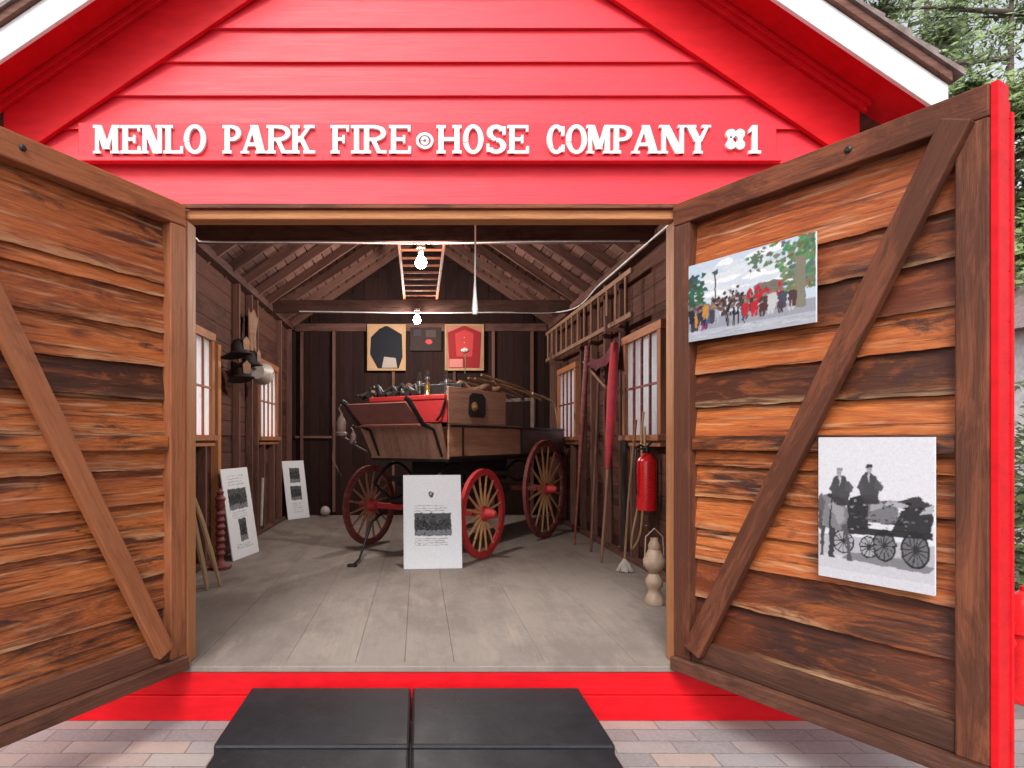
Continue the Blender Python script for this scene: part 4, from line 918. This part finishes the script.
def helmet(loc,label,mat,rz=0):
    t_=thing('fire_helmet',label,'helmet',loc,rz,'helmets on the left wall')
    mb=MB(); mb.lathe([(.10,0),(.105,.03),(.10,.08),(.07,.13),(.02,.155),(0,.157)],n=20); mb.build('crown',mat,t_,smooth=60)
    mb=MB(); n=28;P=[];F=[]
    for i in range(n):
        q=2*math.pi*i/n; e=.15+.10*max(0,-math.cos(q))**2
        for r_,z in ((.1,.004),(e,-.015-.05*max(0,-math.cos(q))),(e,-.021-.05*max(0,-math.cos(q))),(.1,-.004)): P.append((r_*math.cos(q),r_*math.sin(q)*.9,z))
    for i in range(n):
        for j in range(4): F.append((i*4+j,i*4+(j+1)%4,((i+1)%n)*4+(j+1)%4,((i+1)%n)*4+j))
    mb.add(P,F); mb.build('brim',mat,t_,smooth=50)
    mb=MB(); mb.prism([(-.04,.02),(.04,.02),(.05,.12),(0,.17),(-.05,.12)],0,.008); o=mb.build('front_shield',M['ladder'],t_); o.location=(.108,0,0); o.rotation_euler=(0,0,R(90))
    mb=MB(); mb.bb(-.14,-.1,-.012,.012,.0,.02); mb.build('peg',M['iron'],t_)
helmet((-2.13,3.42,2.68),'upper black fire helmet beside the near left window',M['leather'],R(-30))
helmet((-2.13,3.55,2.42),'lower black fire helmet beside the near left window',M['leather'],R(-50))
helmet((-2.12,3.85,2.60),'black fire helmet nearest the white bucket',M['leather'],R(-10))
t_=thing('bucket','off-white enamel bucket hung on its side by the helmets','bucket',(-2.08,4.0,2.52))
mb=MB(); mb.lathe([(.09,0),(.14,.28),(.145,.29),(.138,.282),(.085,.01)],n=24,axis='Y'); mb.build('pail',M['bone'],t_,smooth=40)
mb=MB(); mb.tube([(-.14,.25,0),(-.13,.35,.05),(0,.42,.08),(.13,.35,.05),(.14,.25,0)],.006,6); mb.build('bail',M['iron'],t_,smooth=60)
mb=MB(); mb.tube([(-2.22,4.75,.5),(-2.2,4.75,1.15)],.02,10); o=mb.build('white_pipe',M['bone'],None,smooth=60); tag(o,'short white pipe upright on the left wall between the display boards','pipe')
mb=MB(); mb.lathe([(0,-.09),(.05,-.078),(.085,-.03),(.09,.01),(.07,.06),(.03,.088),(0,.09)],n=18); o=mb.build('glass_globe',M['bone'],None,smooth=70,loc=(-1.72,7.25,.41)); tag(o,'small white globe on the floor by the back wall','globe')
mb=MB(); n=14;m_=8;P=[];F=[]
for i in range(n+1):
    for j in range(m_+1):
        u=i/n;v=j/m_; P.append((-2.25+.05*math.sin(u*12)*v,4.2+u*.5*(1-.4*v),3.35-.55*v-.04*math.sin(u*9)))
for i in range(n):
    for j in range(m_): F.append((i*(m_+1)+j,(i+1)*(m_+1)+j,(i+1)*(m_+1)+j+1,i*(m_+1)+j+1))
mb.add(P,F); o=mb.build('hanging_coat',M['ladder'],None,smooth=80); s_=o.modifiers.new('thick','SOLIDIFY'); s_.thickness=.01; tag(o,'tan cloth hanging high on the left wall above the bucket','cloth')

# ------------------------------------------------------------------ outside: hydrant, neighbour, shrubs, trees
t_=thing('fire_hydrant','glossy red fire hydrant behind the right door at the frame edge','hydrant',(3.85,.30,.0))
mb=MB(); mb.lathe([(0,0),(.17,0),(.17,.03),(.12,.05),(.115,.42),(.14,.43),(.14,.47),(.13,.5),(.12,.58),(.07,.66),(.03,.69),(.03,.72),(0,.72)],n=26); mb.build('barrel',M['tank'],t_,smooth=40)
for s in (-1,1):
    mb=MB(); mb.tube([(s*.1,0,.36),(s*.19,0,.36)],.05,14); mb.build('nozzle_cap',M['tank'],t_,smooth=40)
NB=thing('house','pale neighbouring house with a grey roof seen behind the right door','house',(9.5,5.5,0))
mb=MB(); mb.bb(0,7,0,5,0,3.4); mb.build('wall',simple('pale_house_wall',(.62,.6,.6),.8),NB)
mb=MB(); mb.add([(-.3,-.3,3.4),(7.3,-.3,3.4),(7.3,5.3,3.4),(-.3,5.3,3.4),(2,2.5,5.0),(5,2.5,5.0)],[(0,1,5,4),(1,2,5),(2,3,4,5),(3,0,4),(0,1,2,3)]); mb.build('roof',M['shingle'],NB)
mb=MB(); mb.bb(1,2.2,-.04,-.001,1,2.3); w_=mb.build('window',M['white'],NB); mb=MB(); mb.bb(1.08,2.12,-.05,-.041,1.08,2.22); mb.build('pane',M['leather'],w_)
def shrub(name,label,loc,rx,ry,h,n,mat,seed,cat='shrub',ls=.05):
    rd=random.Random(seed); t_=thing(name,label,cat,loc)
    mb=MB()
    for i in range(n):
        q=rd.uniform(0,6.28); v=rd.random(); rad=(rd.random()**.4)*(1-.5*v*v); c=Vector((rx*rad*math.cos(q),ry*rad*math.sin(q),h*v+.05))
        c+=Vector((noise.noise(c*2.1+Vector((seed,0,0))),noise.noise(c*2.1+Vector((0,seed,0))),0))*.3*rx
        a=Vector((rd.gauss(0,1),rd.gauss(0,1),rd.gauss(0,.6))).normalized(); b=a.orthogonal().normalized(); s=ls*rd.uniform(.6,1.5)
        mb.add([c-a*s,c+b*s*.4,c+a*s,c-b*s*.4],[(0,1,2,3)],None,rd.random())
    mb.build('foliage',mat,t_)
    mb=MB()
    for i in range(5): q=i*1.25; mb.tube([(0,0,0),(rx*.3*math.cos(q),ry*.3*math.sin(q),h*.45),(rx*.5*math.cos(q),ry*.5*math.sin(q),h*.8)],[.03,.02,.008],6)
    mb.build('stem',M['bark'],t_)
shrub('shrub','dark leafy shrub just behind the right door edge',(5.6,1.4,0),.7,.9,1.75,3500,M['leaf2'],1)
shrub('shrub','taller dark shrub farther back beyond the right door',(7.9,3.6,0),1.0,1.0,2.6,3500,M['leaf2'],4)
def tree(label,loc,h,cr,cz,n,seed,mat,ls=.10,group='trees behind the firehouse',tr=.16):
    rd=random.Random(seed); t_=thing('tree',label,'tree',loc,0,group)
    mb=MB(); pts=[(0,0,0),(.05,.05,h*.3),(-.06,0,h*.6),(.05,.05,h)]; mb.tube(pts,[tr,tr*.8,tr*.55,tr*.15],10)
    tips=[]
    for i in range(16):
        z=h*rd.uniform(.4,.95); q=rd.uniform(0,6.28); L=cr*rd.uniform(.6,1.05); e=Vector((L*math.cos(q),L*math.sin(q),z+rd.uniform(.0,1.0))); mid=e*.5+Vector((0,0,z*.5)); mid.z=z+.3
        mb.tube([(0,0,z),mid,e],[tr*.4,tr*.2,tr*.07],6); tips.append((Vector((0,0,z)),mid,e))
    mb.build('trunk',M['bark'],t_,smooth=60)
    mb=MB(); clumps=[]
    for a,m2,e in tips:
        for k in range(7):
            t=rd.uniform(.35,1.1); p=a.lerp(e,t)+Vector((rd.gauss(0,.3),rd.gauss(0,.3),rd.gauss(0,.3)))*cr*.45; clumps.append((p,rd.uniform(.25,.6)*cr*.35,rd.random()))
    for i in range(n):
        p,r_,tn=rd.choice(clumps); c=p+Vector((rd.gauss(0,1),rd.gauss(0,1),rd.gauss(0,.7)))*r_*.6
        a=Vector((rd.gauss(0,1),rd.gauss(0,1),rd.gauss(-.3,.8))).normalized(); b=a.orthogonal().normalized(); s=ls*rd.uniform(.5,1.4)
        mb.add([c-a*s,c+b*s*.5,c+a*s,c-b*s*.5],[(0,1,2,3)],None,min(1,max(0,tn*.6+rd.random()*.5)))
    mb.build('crown',mat,t_)
tree('feathery green tree right behind the roof eave',(12.0,8.9,0),11.5,2.8,6,40000,11,M['leaf'],.075)
tree('tall tree with bare dark trunk farther back',(16.1,16,0),17,3.6,8,9000,12,M['leaf'],.15,tr=.3)
tree('darker tree at the right edge beyond the open door',(14.6,9.6,0),12,3.2,6,38000,13,M['leaf'],.08)
